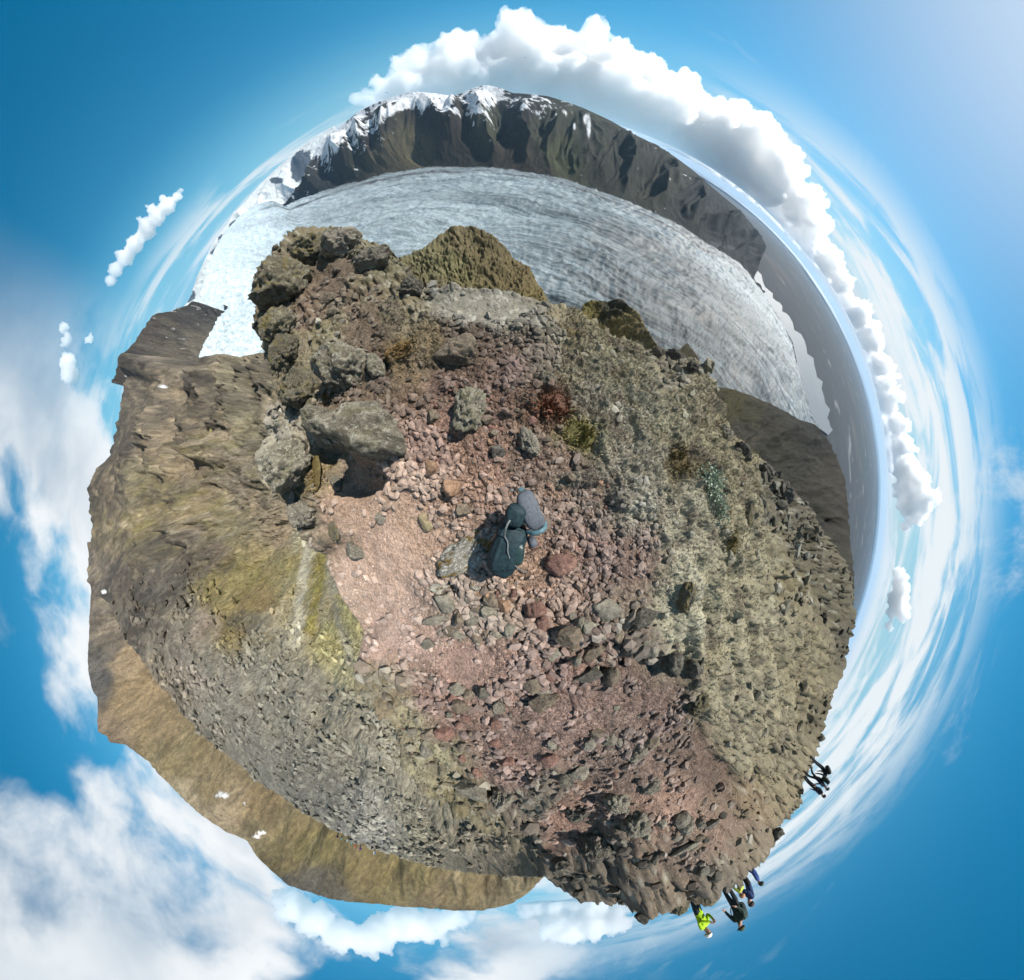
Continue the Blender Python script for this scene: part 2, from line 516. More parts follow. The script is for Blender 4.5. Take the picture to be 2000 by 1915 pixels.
# colour notes of the crest: photo place, sunlit colour, class (0 soil, 1 gravel, 2 moss, 3 rock)
SEEDS_A = [(700, 1130, (206, 166, 142), 0), (745, 1180, (204, 164, 142), 0), (690, 1185, (200, 164, 140), 0), (760, 1240, (196, 156, 138), 0), (830, 1235, (186, 148, 132), 0),
           (800, 1010, (190, 150, 122), 0), (700, 1000, (188, 148, 120), 0), (760, 1060, (196, 156, 132), 0), (660, 985, (176, 140, 112), 0), (890, 940, (176, 134, 108), 1),
           (820, 940, (186, 146, 118), 1), (850, 870, (158, 116, 96), 1), (940, 900, (158, 118, 98), 1), (960, 950, (166, 126, 104), 1), (1090, 980, (156, 122, 102), 1), (1120, 1050, (150, 114, 98), 1),
           (1180, 1080, (142, 110, 98), 1), (1250, 1100, (138, 110, 98), 1), (1040, 900, (138, 110, 94), 1), (1110, 900, (130, 104, 90), 1), (1000, 720, (124, 94, 82), 1),
           (880, 765, (124, 94, 80), 1), (960, 790, (132, 100, 84), 1), (1150, 970, (134, 112, 98), 1), (1130, 930, (130, 120, 108), 2), (1000, 1150, (180, 140, 112), 1), (1060, 1150, (172, 132, 108), 1),
           (1000, 1300, (166, 128, 114), 1), (900, 1300, (172, 132, 116), 0), (850, 1350, (162, 122, 108), 1), (1100, 1400, (152, 118, 108), 1), (1000, 1480, (150, 116, 106), 1),
           (1200, 1380, (140, 110, 100), 1), (1280, 1380, (136, 108, 98), 1), (1230, 1440, (134, 110, 100), 1), (1100, 1600, (164, 122, 102), 1), (1150, 1560, (150, 116, 98), 1), (1310, 1560, (168, 128, 108), 1),
           (1410, 1620, (146, 116, 100), 1), (1260, 1640, (120, 100, 86), 3), (1340, 1690, (136, 112, 98), 1), (1180, 1500, (132, 108, 96), 1), (920, 1400, (150, 116, 102), 1), (1040, 1420, (140, 110, 100), 1),
           (1250, 760, (152, 146, 120), 2), (1200, 830, (148, 142, 122), 2), (1290, 840, (150, 144, 112), 2), (1180, 710, (146, 140, 108), 2), (1230, 960, (164, 160, 146), 2), (1130, 700, (140, 130, 98), 2),
           (1340, 1000, (160, 154, 128), 2), (1200, 930, (150, 142, 126), 2), (1335, 1130, (168, 164, 138), 2), (1315, 1200, (160, 156, 128), 2), (1270, 900, (150, 142, 122), 2), (1150, 780, (138, 130, 112), 2),
           (1340, 780, (140, 130, 96), 2), (1300, 740, (128, 118, 98), 3), (1370, 860, (146, 136, 96), 2),
           (1430, 1000, (148, 138, 100), 2), (1450, 1100, (150, 140, 104), 2), (1480, 1200, (148, 139, 106), 2), (1440, 1300, (144, 135, 102), 2), (1390, 1350, (142, 132, 100), 2),
           (1480, 1400, (142, 132, 98), 2), (1525, 1450, (128, 116, 82), 2), (1440, 1440, (140, 130, 98), 2), (1395, 1150, (158, 148, 108), 2), (1390, 1250, (154, 144, 108), 2), (1410, 930, (140, 128, 88), 2),
           (1530, 1000, (98, 92, 78), 3), (1580, 1090, (96, 90, 72), 3), (1620, 1160, (94, 88, 70), 3), (1640, 1250, (88, 82, 66), 3), (1560, 1250, (128, 116, 78), 2), (1560, 1330, (132, 118, 76), 2),
           (1600, 1390, (100, 92, 70), 3), (1490, 950, (92, 88, 76), 3), (1520, 1130, (120, 110, 80), 3), (1380, 1500, (122, 98, 84), 1), (1460, 1560, (126, 108, 84), 3), (1450, 1640, (122, 110, 92), 3), (1340, 1480, (130, 104, 90), 1), (1510, 1530, (132, 118, 80), 2),
           (620, 500, (118, 108, 82), 3), (690, 480, (112, 106, 84), 3), (560, 560, (106, 92, 72), 3), (600, 620, (120, 98, 82), 3), (700, 580, (122, 106, 84), 3), (760, 540, (110, 104, 80), 3), (540, 640, (112, 100, 76), 3),
           (650, 560, (118, 98, 80), 1), (640, 660, (126, 116, 86), 3), (580, 690, (124, 112, 80), 2), (720, 640, (118, 98, 78), 1), (780, 630, (120, 108, 80), 2), (800, 590, (116, 106, 80), 3), (790, 690, (142, 112, 54), 2), (830, 680, (128, 104, 62), 2), (750, 720, (114, 92, 76), 1),
           (880, 600, (134, 130, 120), 3), (950, 605, (136, 132, 122), 3), (1020, 615, (134, 130, 118), 3), (1060, 650, (126, 118, 98), 3), (1110, 655, (142, 128, 84), 2), (1200, 680, (148, 138, 100), 2),
           (1130, 850, (138, 128, 46), 2), (1080, 795, (128, 80, 52), 2), (1320, 900, (112, 96, 42), 2), (1050, 690, (120, 100, 82), 1), (930, 680, (110, 88, 72), 1),
           (560, 900, (150, 144, 128), 3), (600, 950, (132, 112, 62), 2), (630, 1050, (130, 118, 100), 3), (590, 1000, (112, 106, 96), 3), (660, 1060, (170, 140, 116), 0),
           (725, 1330, (124, 116, 92), 3), (800, 1400, (150, 140, 102), 2), (850, 1480, (142, 134, 96), 2), (900, 1540, (122, 112, 82), 3), (960, 1600, (118, 110, 86), 3), (1010, 1650, (104, 98, 82), 3), (770, 1370, (132, 118, 94), 3),
           (1050, 1540, (108, 102, 92), 3), (1170, 1655, (98, 92, 84), 3), (1220, 1710, (112, 100, 88), 3), (1120, 1700, (96, 90, 80), 3), (1300, 1730, (120, 106, 90), 3), (990, 1560, (112, 100, 90), 3), (1390, 1700, (112, 104, 92), 3),
           (950, 1190, (164, 138, 118), 1), (870, 1195, (168, 142, 124), 1), (1150, 1260, (134, 108, 96), 3), (1250, 1240, (118, 106, 96), 3), (1200, 1310, (126, 102, 92), 1), (1110, 1300, (146, 110, 98), 1)]


def zone_mask(px, py, blobs):
    m = np.zeros(len(px))
    for x, y, rx, ry in blobs:
        m = np.maximum(m, 1 - sstep(0.6, 1.3, np.hypot((px - x) / rx, (py - y) / ry)))
    return m


def _crest_raw(re, ze, rho):
    s = rho / re
    return np.where(s <= 1, ze * np.clip(s, 1e-6, 1)**1.45, ze)


_lg = np.linspace(math.log(0.004), math.log(120), 260)
_soft = np.stack([smooth_ring(_crest_raw(_ers, _ezs, math.exp(q)), 170) for q in _lg])


def crest_base(a, rho):
    re, ze = edge_at(a)
    s = rho / re
    ia = (a + np.pi) / (2 * np.pi) * 3600
    i0 = np.floor(ia).astype(int)
    fa = ia - i0
    jr = np.clip((np.log(np.maximum(rho, 0.004)) - _lg[0]) / (_lg[1] - _lg[0]), 0, len(_lg) - 1.001)
    j0 = np.floor(jr).astype(int)
    fj = jr - j0
    i1 = (i0 + 1) % 3600
    i0 = i0 % 3600
    zs = (_soft[j0, i0] * (1 - fa) + _soft[j0, i1] * fa) * (1 - fj) + (_soft[j0 + 1, i0] * (1 - fa) + _soft[j0 + 1, i1] * fa) * fj
    w = sstep(0.35, 0.97, s)
    z = zs * (1 - w) + _crest_raw(re, ze, rho) * w
    return z - np.maximum(rho - re, 0) * drop_at(a)


def crest_height(a, rho, want_cols=False):
    x, y = rho * np.cos(a), rho * np.sin(a)
    z = crest_base(a, rho)
    re, ze = edge_at(a)
    pre = np.minimum(rho, re)
    P = np.stack([pre * np.cos(a), pre * np.sin(a), crest_base(a, pre)], 1)
    px, py = unpix(P)
    col, kv = seeds_color(px, py, SEEDS_A, warp=42.0, wf=0.016, power=2.2)
    soil, grav, moss, rock = kv.T
    beyond = sstep(1.0, 1.12, rho / re)
    rock = np.maximum(rock, beyond)
    far = np.clip(rho / 3.0, 1.0, 6.0)
    sp = np.maximum(rho, 0.5) * 0.0048
    wx = x + 0.25 * fbm2(x, y, 0.8, 3)
    wy = y + 0.25 * fbm2(x, y, 0.8, 3, off=11.0)
    big = fbm2(x, y, 0.35, 4, 0.5, spacing=sp)
    h = 0.10 * big * np.clip(rho / 2.0, 0, 2.5)
    # gravel and soil: small lumps
    h = h + (0.016 + 0.034 * grav) * fbm2(wx, wy, 5.0, 5, 0.62, spacing=sp)
    h = h + grav * 0.06 * far**0.5 * fbm2(wx, wy, 1.6, 3, 0.5, 'r', sp)
    f1, f2, cid = worley2(wx * 9, wy * 9)
    ok9 = np.clip(0.111 / (2.2 * sp) - 0.6, 0, 1)
    h = h + grav * ok9 * 0.022 * (sstep(0, 0.35, f2 - f1) * (0.3 + cid))
    # moss: wool-like hummocks
    f1, f2, cid = worley2(wx * 3.4 / far**0.35, wy * 3.4 / far**0.35)
    g1, g2, cid2 = worley2(wx * 10.0 / far**0.5, wy * 10.0 / far**0.5)
    h = h + moss * (0.15 * far**0.6 * fbm2(wx, wy, 1.3 , 5, 0.6, 'b', sp) + 0.035 * fbm2(wx, wy, 9.0, 4, 0.65, 'b', sp)
                    + far**0.8 * 0.13 * fbm2(wx * 1.5, wy * 0.5, 1.0, 5, 0.6, 'r', sp) + far**0.75 * 0.075 * np.sqrt(np.clip(1 - f1**2, 0, 1)) * (0.4 + cid) + far**0.5 * 0.026 * np.sqrt(np.clip(1 - g1**2, 0, 1)) * cid2)
    # bedrock: broken steps and blocks
    f1, f2, cid = worley2(wx * 1.7 / far**0.6, wy * 1.7 / far**0.6)
    blk = sstep(0.02, 0.25, f2 - f1) * (0.25 + cid)
    h = h + rock * far**0.6 * (0.09 * blk + 0.16 * fbm2(wx, wy, 1.1, 7, 0.64, 'r', sp))
    f1, f2, cid = worley2(wx * 5.5 / far**0.5, wy * 5.5 / far**0.5)
    h = h + rock * far**0.5 * 0.065 * (sstep(0, 0.3, f2 - f1) * (0.3 + cid))
    # the smooth bare slab beyond the dark boulder
    slab = zone_mask(px, py, [(950, 605, 120, 34)])
    h = h * (1 - 0.8 * slab)
    kv[:, 3] *= 1 - slab
    crack = fbm2(wx + 3, wy, 1.6, 3, 0.5, 'r', sp)
    h = h - slab * 0.05 * sstep(0.80, 0.93, crack)
    h = h - 0.34 * zone_mask(px, py, [(690, 935, 62, 40), (650, 900, 34, 36)]) - 0.16 * zone_mask(px, py, [(1150, 1250, 60, 22), (1190, 1300, 50, 20), (870, 1150, 26, 12), (1260, 1290, 40, 24)])
    # cliff faces behind the edge
    h = h + beyond * far**0.5 * 0.35 * fbm2(x, y, 1.3, 5, 0.6, 'r', sp * 1.5)
    z = z + h * np.clip(rho / 0.4, 0.3, 1)
    if want_cols:
        tone = 1 + (0.30 + 0.25 * moss) * fbm2(x, y, 2.6, 6, 0.7, spacing=sp) + 0.25 * fbm2(x, y, 18.0, 3, 0.65, spacing=sp)
        tone = tone * (1 - 0.02 * moss)
        lich = rock * sstep(0.12, 0.32, fbm2(x, y, 3.6, 5, 0.62, off=5.0, spacing=sp))
        col = col * tone[:, None]
        col = col * (1 - 0.4 * lich[:, None]) + 0.4 * lich[:, None] * lin((196, 194, 178))
        och = moss * sstep(0.15, 0.35, fbm2(x, y, 0.8, 6, 0.62, off=71.0, spacing=sp))
        col = col * (1 - 0.40 * och[:, None]) + 0.40 * och[:, None] * alb((126, 108, 58))
        bald = moss * sstep(0.06, 0.22, fbm2(x, y, 1.2, 6, 0.65, off=17.0, spacing=sp))
        col = col * (1 - 0.6 * bald[:, None]) + 0.6 * bald[:, None] * alb((104, 86, 76))
        bg = (beyond * 0.5)[:, None]
        col = col * (1 - bg) + bg * alb((104, 98, 78)) * tone[:, None]
        gm = (0.42 * moss)[:, None]
        col = col * (1 - gm) + gm * (col * (0.35, 0.5, 0.15)).sum(1, keepdims=True) * np.array([1.05, 1.0, 0.80])
        dust = (0.16 * np.clip(soil + grav, 0, 1))[:, None]
        col = (col * (1 - dust) + dust * col.mean(1, keepdims=True)) * (1 + 0.08 * np.clip(soil + grav, 0, 1))[:, None]
        peb = np.clip(grav + 0.35 * soil + 0.25 * rock, 0, 1)
        return z, col, peb, kv
    return z


NA, NR, ND = 1220, 226, 30
_alpha = np.linspace(-np.pi, np.pi, NA, False)
_reg, _ = edge_at(_alpha)
_tt = np.linspace(0.004, 1.0, NR)[:, None] * np.arctan(_reg / CAM_H)[None, :]
_rr = np.concatenate([CAM_H * np.tan(_tt), _reg[None, :] * (1 + 2.2 * (np.arange(1, ND + 1)[:, None] / ND)**1.8)], 0)
_aa = np.broadcast_to(_alpha[None, :], _rr.shape)
GZ, GC, GP, GK = crest_height(_aa.ravel(), _rr.ravel(), True)
GV = np.stack([(_rr * np.cos(_aa)).ravel(), (_rr * np.sin(_aa)).ravel(), GZ], 1)
MAT_CREST = terrain_mat('crest_ground', scales=(5, 26, 90), var=0.26, pebbles=((17, 0.03), (46, 0.012)), bump=((11, 0.5, 0.08), (70, 0.6, 0.015)))
_f = grid_faces(NR + ND, NA, True)
_cv = np.array([[0, 0, GZ[:NA].mean()]])
_n0 = len(GV)
_fan = np.stack([np.full(NA, _n0), np.full(NA, _n0), np.arange(NA), (np.arange(NA) + 1) % NA], 1)
ground_me = mesh_np('ground', np.concatenate([GV, _cv]), _f, np.concatenate([GC, GC[:1]]), extra={'peb': np.append(GP, GP[0])})
link('ground', ground_me, MAT_CREST, kind='structure')
GZ2 = GZ.reshape(NR + ND, NA)


def ground_z(x, y):
    a = np.atleast_1d(np.arctan2(y, x))
    r = np.maximum(np.atleast_1d(np.hypot(x, y)), 0.02)
    i = ((a + np.pi) / (2 * np.pi) * NA).astype(int) % NA
    res = np.empty(len(a))
    for k in range(len(a)):
        res[k] = np.interp(r[k], _rr[:, i[k]], GZ2[:, i[k]])
    return res


def ground_hit(px, py, lift=0.0, rmax=60.0):
    """point on the crest under a photo pixel (first meeting of the sight line with the ground raised by lift)"""
    a, t = pix(px, py)
    i = int((a + np.pi) / (2 * np.pi) * NA) % NA
    r = _rr[:, i]
    zl = CAM_H - r / math.tan(t)
    below = np.nonzero(zl <= GZ2[:, i] + lift)[0]
    if len(below) == 0:
        re, _ = edge_at(a)
        rho = float(re)
    elif below[0] == 0:
        rho = float(r[0])
    else:
        j = below[0]
        d0, d1 = zl[j - 1] - GZ2[j - 1, i] - lift, zl[j] - GZ2[j, i] - lift
        rho = float(r[j - 1] + (r[j] - r[j - 1]) * d0 / (d0 - d1 + 1e-9))
    rho = min(rho, rmax)
    x, y = rho * math.cos(a), rho * math.sin(a)
    return x, y, float(ground_z(x, y)[0]), rho


# ------------------------------------------------------------------ far layers, each a relief on a polar grid
def polar_layer(name, a0, a1, na, nt, th0, rho0, top, mat, seeds, amp, freq, curve=1.0, back=12, backk=0.7, topfade=0.35, kind='r',
                stretch=1.0, k=0.92, post=None, warp=22.0, wf=0.012, extra_h=None, rsm=3.0, fw=0.10, foot=None, over=0.45):
    """top: list of (photo x, photo y, distance) along the visible upper edge; rho0: list of (azimuth deg, distance) at the angle th0"""
    tp = np.array(top, float)
    ta, tt = pix(tp[:, 0], tp[:, 1])
    ta = np.degrees(ta) % 360
    if a1 > 360 or a0 < 0:
        ta = np.where(ta < (a0 - 40), ta + 360, ta)
        ta = np.where(ta > (a1 + 40), ta - 360, ta)
    o = np.argsort(ta)
    ta, tt, lr = ta[o], tt[o], np.log(tp[o, 2])
    deg = np.linspace(a0, a1, na)
    th_t = np.interp(deg, ta, tt)
    lr_t = np.interp(deg, ta, lr)
    def blur(v, n):
        kx = np.exp(-0.5 * (np.arange(-3 * n, 3 * n + 1) / n)**2)
        return np.convolve(np.pad(v, 3 * n, mode='edge'), kx / kx.sum(), 'valid')
    dg = (a1 - a0) / na
    th_t, lr_t = blur(th_t, max(1, int(0.25 / dg))), blur(lr_t, max(1, int(rsm / dg)))
    r0 = np.array(rho0, float)
    lr_0 = np.interp(deg, r0[:, 0], np.log(r0[:, 1]))
    t_0 = np.full(na, math.radians(th0))
    if foot is not None:
        t_0, r_0 = foot(deg)
        t_0, lr_0 = t_0 - math.radians(0.35), np.log(r_0 * 0.995)
    s = np.linspace(0, 1, nt)[:, None]
    th_s = blur(th_t, max(1, int(7.0 / dg)))
    th = t_0[None, :] + (th_s[None, :] - t_0[None, :]) * s + (th_t - th_s)[None, :] * s**5
    lr = lr_0[None, :] + (lr_t - lr_0)[None, :] * s**curve
    rho = np.exp(lr)
    z = CAM_H - rho / np.tan(th)
    b = np.arange(1, back + 1)[:, None] / back
    rb = rho[-1][None, :] * (1 + 0.9 * b**1.5)
    zb = z[-1][None, :] - (rb - rho[-1][None, :]) * backk
    rho, z = np.concatenate([rho, rb]), np.concatenate([z, zb])
    ss = np.concatenate([np.broadcast_to(s, (nt, na)), 1 + np.broadcast_to(b, (back, na))]).ravel()
    al = np.broadcast_to(np.radians(deg)[None, :], rho.shape)
    R, AL, Z = rho.ravel(), al.ravel(), z.ravel()
    lpu, lpv = AL * freq, np.log(R) * freq * stretch      # relief is as coarse as the slope is far
    wu = lpu + 0.5 * fbm2(lpu, lpv, 0.5, 3)
    wv = lpv + 0.5 * fbm2(lpu, lpv, 0.5, 3, off=7.0)
    if kind == 'r':
        h = 0.6 * fbm2(wu, wv, 1.0, 7, 0.6, 'r') + 0.5 * fbm2(wu, wv, 0.45, 3, 0.5)
    else:
        h = fbm2(wu, wv, 0.6, 6, 0.5)
    fade = 1 - (1 - topfade) * np.exp(-((ss - 1) / fw)**2)
    Z = Z + h * R * amp * fade
    if extra_h is not None:
        Z = Z + extra_h(wu, wv, ss, R) * R * fade
    # crags stay near the noted skyline
    lim = np.broadcast_to(th_t[None, :], rho.shape).ravel() + math.radians(over) * (0.5 + fbm2(AL * 60, AL * 0, 1.0, 3))
    Z = np.minimum(Z, CAM_H - R / np.tan(lim))
    V = np.stack([R * np.cos(AL), R * np.sin(AL), Z], 1)
    px, py = unpix(V)
    col, kv = seeds_color(px, py, seeds, warp=warp, wf=wf, k=k)
    tone = 1 + 0.28 * fbm2(wu, wv, 2.2, 5, 0.62, off=3.0)
    col = col * tone[:, None]
    if post is not None:
        col = post(col, V, wu, wv, ss, px, py, h)
    tc = np.stack([lpu, lpv, np.zeros_like(lpu)], 1)
    me = mesh_np(name, V, grid_faces(nt + back, na), col, tc)
    link(name, me, mat, kind='structure')
    return V.reshape(nt + back, na, 3), deg, nt


# mountainside and scree bowl left of the crest
TOP_C = [(560, 690, 700), (530, 690, 760), (500, 693, 850), (470, 700, 1000), (440, 692, 1100), (400, 697, 1250), (380, 706, 1350), (330, 700, 1500), (290, 695, 1550), (248, 690, 1560), (232, 692, 1550), (230, 715, 1530), (248, 735, 1520), (240, 765, 1500), (236, 800, 1400),
         (225, 850, 1300), (215, 892, 1200), (190, 915, 1300), (172, 950, 1300), (175, 985, 1200), (181, 1035, 1100), (172, 1110, 1000), (170, 1135, 950), (188, 1160, 900),
         (216, 1180, 600), (230, 1215, 450), (248, 1251, 380), (275, 1284, 330), (312, 1330, 280), (381, 1417, 210), (459, 1486, 165), (569, 1568, 120), (656, 1621, 92), (770, 1668, 75),
         (856, 1694, 60), (960, 1707, 48), (1060, 1713, 34), (1100, 1690, 26)]
SEEDS_C = [(300, 640, (100, 90, 82)), (260, 720, (98, 88, 80)), (240, 850, (104, 94, 82)), (200, 950, (128, 112, 92)), (190, 1100, (104, 95, 88)), (330, 700, (120, 108, 92)), (350, 800, (124, 110, 90)), (300, 860, (124, 110, 90)), (370, 660, (116, 106, 92)),
           (450, 780, (112, 106, 86)), (500, 850, (118, 108, 78)), (420, 880, (128, 114, 90)), (380, 950, (132, 114, 84)), (300, 1000, (128, 116, 78)), (260, 950, (128, 119, 88)), (480, 950, (132, 116, 90)), (520, 760, (110, 104, 84)),
           (550, 1050, (136, 116, 86)), (430, 1020, (130, 118, 66)), (350, 1000, (136, 120, 78)), (280, 1050, (124, 112, 72)), (300, 1085, (98, 92, 84)), (260, 1130, (98, 90, 82)), (330, 1120, (96, 92, 84)), (310, 1150, (92, 88, 80)), (400, 1060, (112, 96, 80)), (370, 1090, (110, 96, 80)),
           (430, 1180, (124, 112, 66)), (480, 1130, (128, 117, 68)), (450, 1230, (118, 104, 66)), (560, 1100, (128, 117, 66)), (520, 1080, (130, 116, 72)), (500, 1170, (126, 108, 66)), (220, 1060, (126, 112, 84)),
           (600, 1130, (152, 146, 122)), (570, 1210, (146, 138, 112)), (640, 1180, (128, 121, 96)), (622, 1140, (128, 120, 60)), (585, 1120, (138, 128, 80)), (660, 1230, (150, 144, 92)), (690, 1290, (152, 146, 98)), (600, 1060, (146, 140, 112)), (648, 1130, (140, 136, 116)),
           (350, 1200, (118, 112, 100)), (400, 1300, (122, 118, 104)), (500, 1300, (124, 121, 106)), (560, 1400, (120, 118, 105)), (450, 1400, (120, 116, 103)), (600, 1350, (126, 122, 106)), (650, 1400, (126, 122, 104)), (600, 1500, (112, 110, 100)), (700, 1500, (124, 121, 106)),
           (650, 1560, (108, 107, 99)), (740, 1450, (138, 134, 116)), (800, 1550, (128, 124, 106)), (850, 1600, (122, 118, 98)), (720, 1600, (134, 133, 126)), (690, 1570, (126, 125, 118)), (300, 1250, (118, 110, 96)), (250, 1200, (112, 106, 96)), (900, 1640, (120, 113, 94)), (980, 1685, (116, 106, 86)), (1020, 1680, (112, 102, 80)),
           (400, 1220, (138, 124, 110)), (520, 1230, (134, 127, 108)), (350, 1350, (126, 116, 100)), (375, 1320, (150, 136, 122))]


def post_c(col, V, wu, wv, ss, px, py, h):
    # yellow-green moss runs and pale gully streaks that follow the slope
    run = sstep(0.04, 0.20, fbm2(wu * 1.1, wv * 0.9, 0.9, 6, 0.64, off=41.0))
    zone = zone_mask(px, py, [(330, 1000, 170, 90), (470, 1150, 110, 110), (620, 1180, 60, 120), (430, 900, 150, 90)])
    w = (0.75 * run * zone)[:, None]
    col = col * (1 - w) + w * alb((128, 117, 62))
    wob = 7 * fbm2(px, py, 0.03, 3)
    for pts, wd, rgb, al_ in (([(606, 1030), (600, 1090), (588, 1160), (578, 1260)], 11, (176, 170, 150), 0.9), ([(630, 1040), (628, 1100), (618, 1170), (606, 1230)], 11, (136, 126, 54), 0.9),
                              ([(646, 1060), (652, 1130), (664, 1200), (690, 1290)], 12, (142, 138, 122), 0.85), ([(664, 1170), (690, 1240), (706, 1310)], 12, (150, 146, 92), 0.7), ([(590, 1060), (572, 1150), (556, 1220)], 8, (140, 128, 84), 0.5)):
        w = (al_ * line_mask(px + wob, py, pts, wd))[:, None]
        col = col * (1 - w) + w * alb(rgb)
    pale = sstep(0.62, 0.85, fbm2(wu * 1.5, wv * 0.3, 1.2, 4, 0.55, 'r', off=77.0)) * zone_mask(px, py, [(420, 850, 240, 260), (600, 1150, 60, 120)])
    w = (0.45 * pale)[:, None]
    col = col * (1 - w) + w * alb((168, 154, 128))
    Rr = np.hypot(V[:, 0], V[:, 1])
    farz = sstep(110, 300, Rr)
    patch = sstep(-0.12, 0.18, fbm2(wu, wv, 0.40, 5, 0.6, off=63.0))
    rib = sstep(0.25, 0.55, 0.55 * spurs(wu, wv, 22, 1.5, 0.28, 13.0) + 0.45 * spurs(wu, wv, 38, 4.2, 0.3, 15.0) + 0.5 * fbm2(wu, wv, 5.0, 3, 0.65, off=4.0))
    w = (0.9 * farz * rib * (0.15 + 0.85 * patch))[:, None]
    col = col * (1 - w) + w * alb((66, 62, 58))
    chute = sstep(0.35, 0.7, 0.7 * spurs(wu, wv, 30, 2.2, 0.10, 23.0) + 0.5 * fbm2(wu, wv, 3.0, 4, 0.65, off=8.0))
    w = (0.6 * farz * chute * (1 - 0.7 * patch))[:, None]
    col = col * (1 - w) + w * alb((172, 154, 126))
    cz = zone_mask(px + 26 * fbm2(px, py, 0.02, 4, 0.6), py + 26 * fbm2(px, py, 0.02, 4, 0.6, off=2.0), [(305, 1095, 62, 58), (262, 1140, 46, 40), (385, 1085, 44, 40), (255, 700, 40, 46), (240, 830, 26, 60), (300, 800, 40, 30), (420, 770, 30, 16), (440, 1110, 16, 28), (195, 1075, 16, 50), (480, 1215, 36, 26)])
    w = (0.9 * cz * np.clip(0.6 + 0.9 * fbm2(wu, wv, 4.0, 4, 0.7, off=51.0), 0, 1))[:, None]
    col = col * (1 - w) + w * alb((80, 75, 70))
    gz = (0.30 * sstep(420, 160, Rr) * (1 - zone_mask(px, py, [(630, 1150, 90, 150), (460, 1170, 130, 110)])))[:, None]
    col = col * (1 - gz) + gz * col.mean(1, keepdims=True) * np.array([1.04, 1.0, 0.94])
    grit = 1 + 0.55 * fbm2(wu, wv, 9.0, 3, 0.7, off=90.0)
    col = col * grit[:, None]
    bare = sstep(0.05, 0.45, h + 0.35 * fbm2(wu * 2, wv * 2, 1.5, 4, 0.6, off=88.0)) * sstep(130, 260, np.hypot(V[:, 0], V[:, 1]))
    col = col * (1 - 0.5 * bare[:, None]) + 0.5 * bare[:, None] * alb((92, 84, 74))
    crag = sstep(0.80, 0.95, ss) * sstep(166, 146, np.degrees(np.arctan2(V[:, 1], V[:, 0])) % 360 - 30)
    sn = sstep(0.50, 0.58, fbm2(wu * 1.3, wv * 2.0, 1.6, 4, 0.55, off=19.0)) * zone_mask(px, py, [(290, 690, 40, 60), (318, 755, 12, 8), (340, 650, 16, 12), (230, 700, 16, 10)])
    px, py = px + 6 * fbm2(px, py, 0.12, 3, 0.6), py + 5 * fbm2(px, py, 0.12, 3, 0.6, off=5.0)
    sn = np.maximum(sn, zone_mask(px, py, [(318, 755, 6, 3.5), (200, 1157, 5, 5), (336, 660, 5, 3)]))
    return col * (1 - sn[:, None]) + sn[:, None] * 0.82


def spurs(wu, wv, deg, f, k, off=0.0):
    """ridges that run one way down a slope: long along, short across"""
    c, n = math.cos(math.radians(deg)), math.sin(math.radians(deg))
    u, v = wu * c + wv * n, -wu * n + wv * c
    u = u + 0.5 * fbm2(wu, wv, 0.6, 3, 0.5, off=off)
    return 1 - 2 * np.abs(perlin2(u * f + off, v * f * k - off))


def extra_c(wu, wv, ss, R):
    m = sstep(420, 110, R)
    f1, f2, cid = worley2(wu * 2.6, wv * 2.6)
    g1, g2, cid2 = worley2(wu * 7.1, wv * 7.1)
    far = sstep(110, 360, R)
    rough = sstep(-0.15, 0.35, fbm2(wu, wv, 0.35, 3, 0.5, off=63.0))          # bare crags here, smooth debris there
    spur = far * (0.14 * spurs(wu, wv, 35, 0.36, 0.25, 3.0) + (0.12 + 0.88 * rough) * (0.055 * spurs(wu, wv, 20, 1.0, 0.35, 9.0) + 0.028 * spurs(wu, wv, 50, 2.6, 0.4, 5.0) + 0.014 * spurs(wu, wv, 10, 6.1, 0.5, 1.0)))
    ledge = far * rough * 0.030 * np.abs(perlin2(wv * 3.0 + 0.4 * wu, wu * 0.6))
    return spur + ledge + m * (0.040 * cid * sstep(0, 0.15, f2 - f1) * rough + 0.016 * cid2 * sstep(0, 0.25, g2 - g1) + 0.060 * spurs(wu, wv, -30, 0.45, 0.4, 6.0))


def line_mask(px, py, pts, width):
    d = np.full(len(px), 1e9)
    for (x0, y0), (x1, y1) in zip(pts[:-1], pts[1:]):
        dx, dy = x1 - x0, y1 - y0
        t = np.clip(((px - x0) * dx + (py - y0) * dy) / (dx * dx + dy * dy), 0, 1)
        d = np.minimum(d, np.hypot(px - x0 - t * dx, py - y0 - t * dy))
    return 1 - sstep(width * 0.6, width * 1.2, d)


MAT_SLOPE = terrain_mat('mountain_slope', coord='tc', scales=(2.2, 9, 34), var=0.36, bump=((9, 1.0, 0.0085), (36, 1.0, 0.0026)), far_bump=True)
# bump distances above are in texture space; the slope itself carries the relief
SIDE = polar_layer('mountainside', 147, 277, 720, 270, 50, [(146, 170), (165, 120), (180, 80), (200, 36), (215, 16), (235, 9), (255, 10), (277, 13)], TOP_C, MAT_SLOPE, SEEDS_C,
            0.055, 11.0, curve=1.0, k=1.08, post=post_c, extra_h=extra_c, topfade=0.10, rsm=4.0, fw=0.22, stretch=0.5)

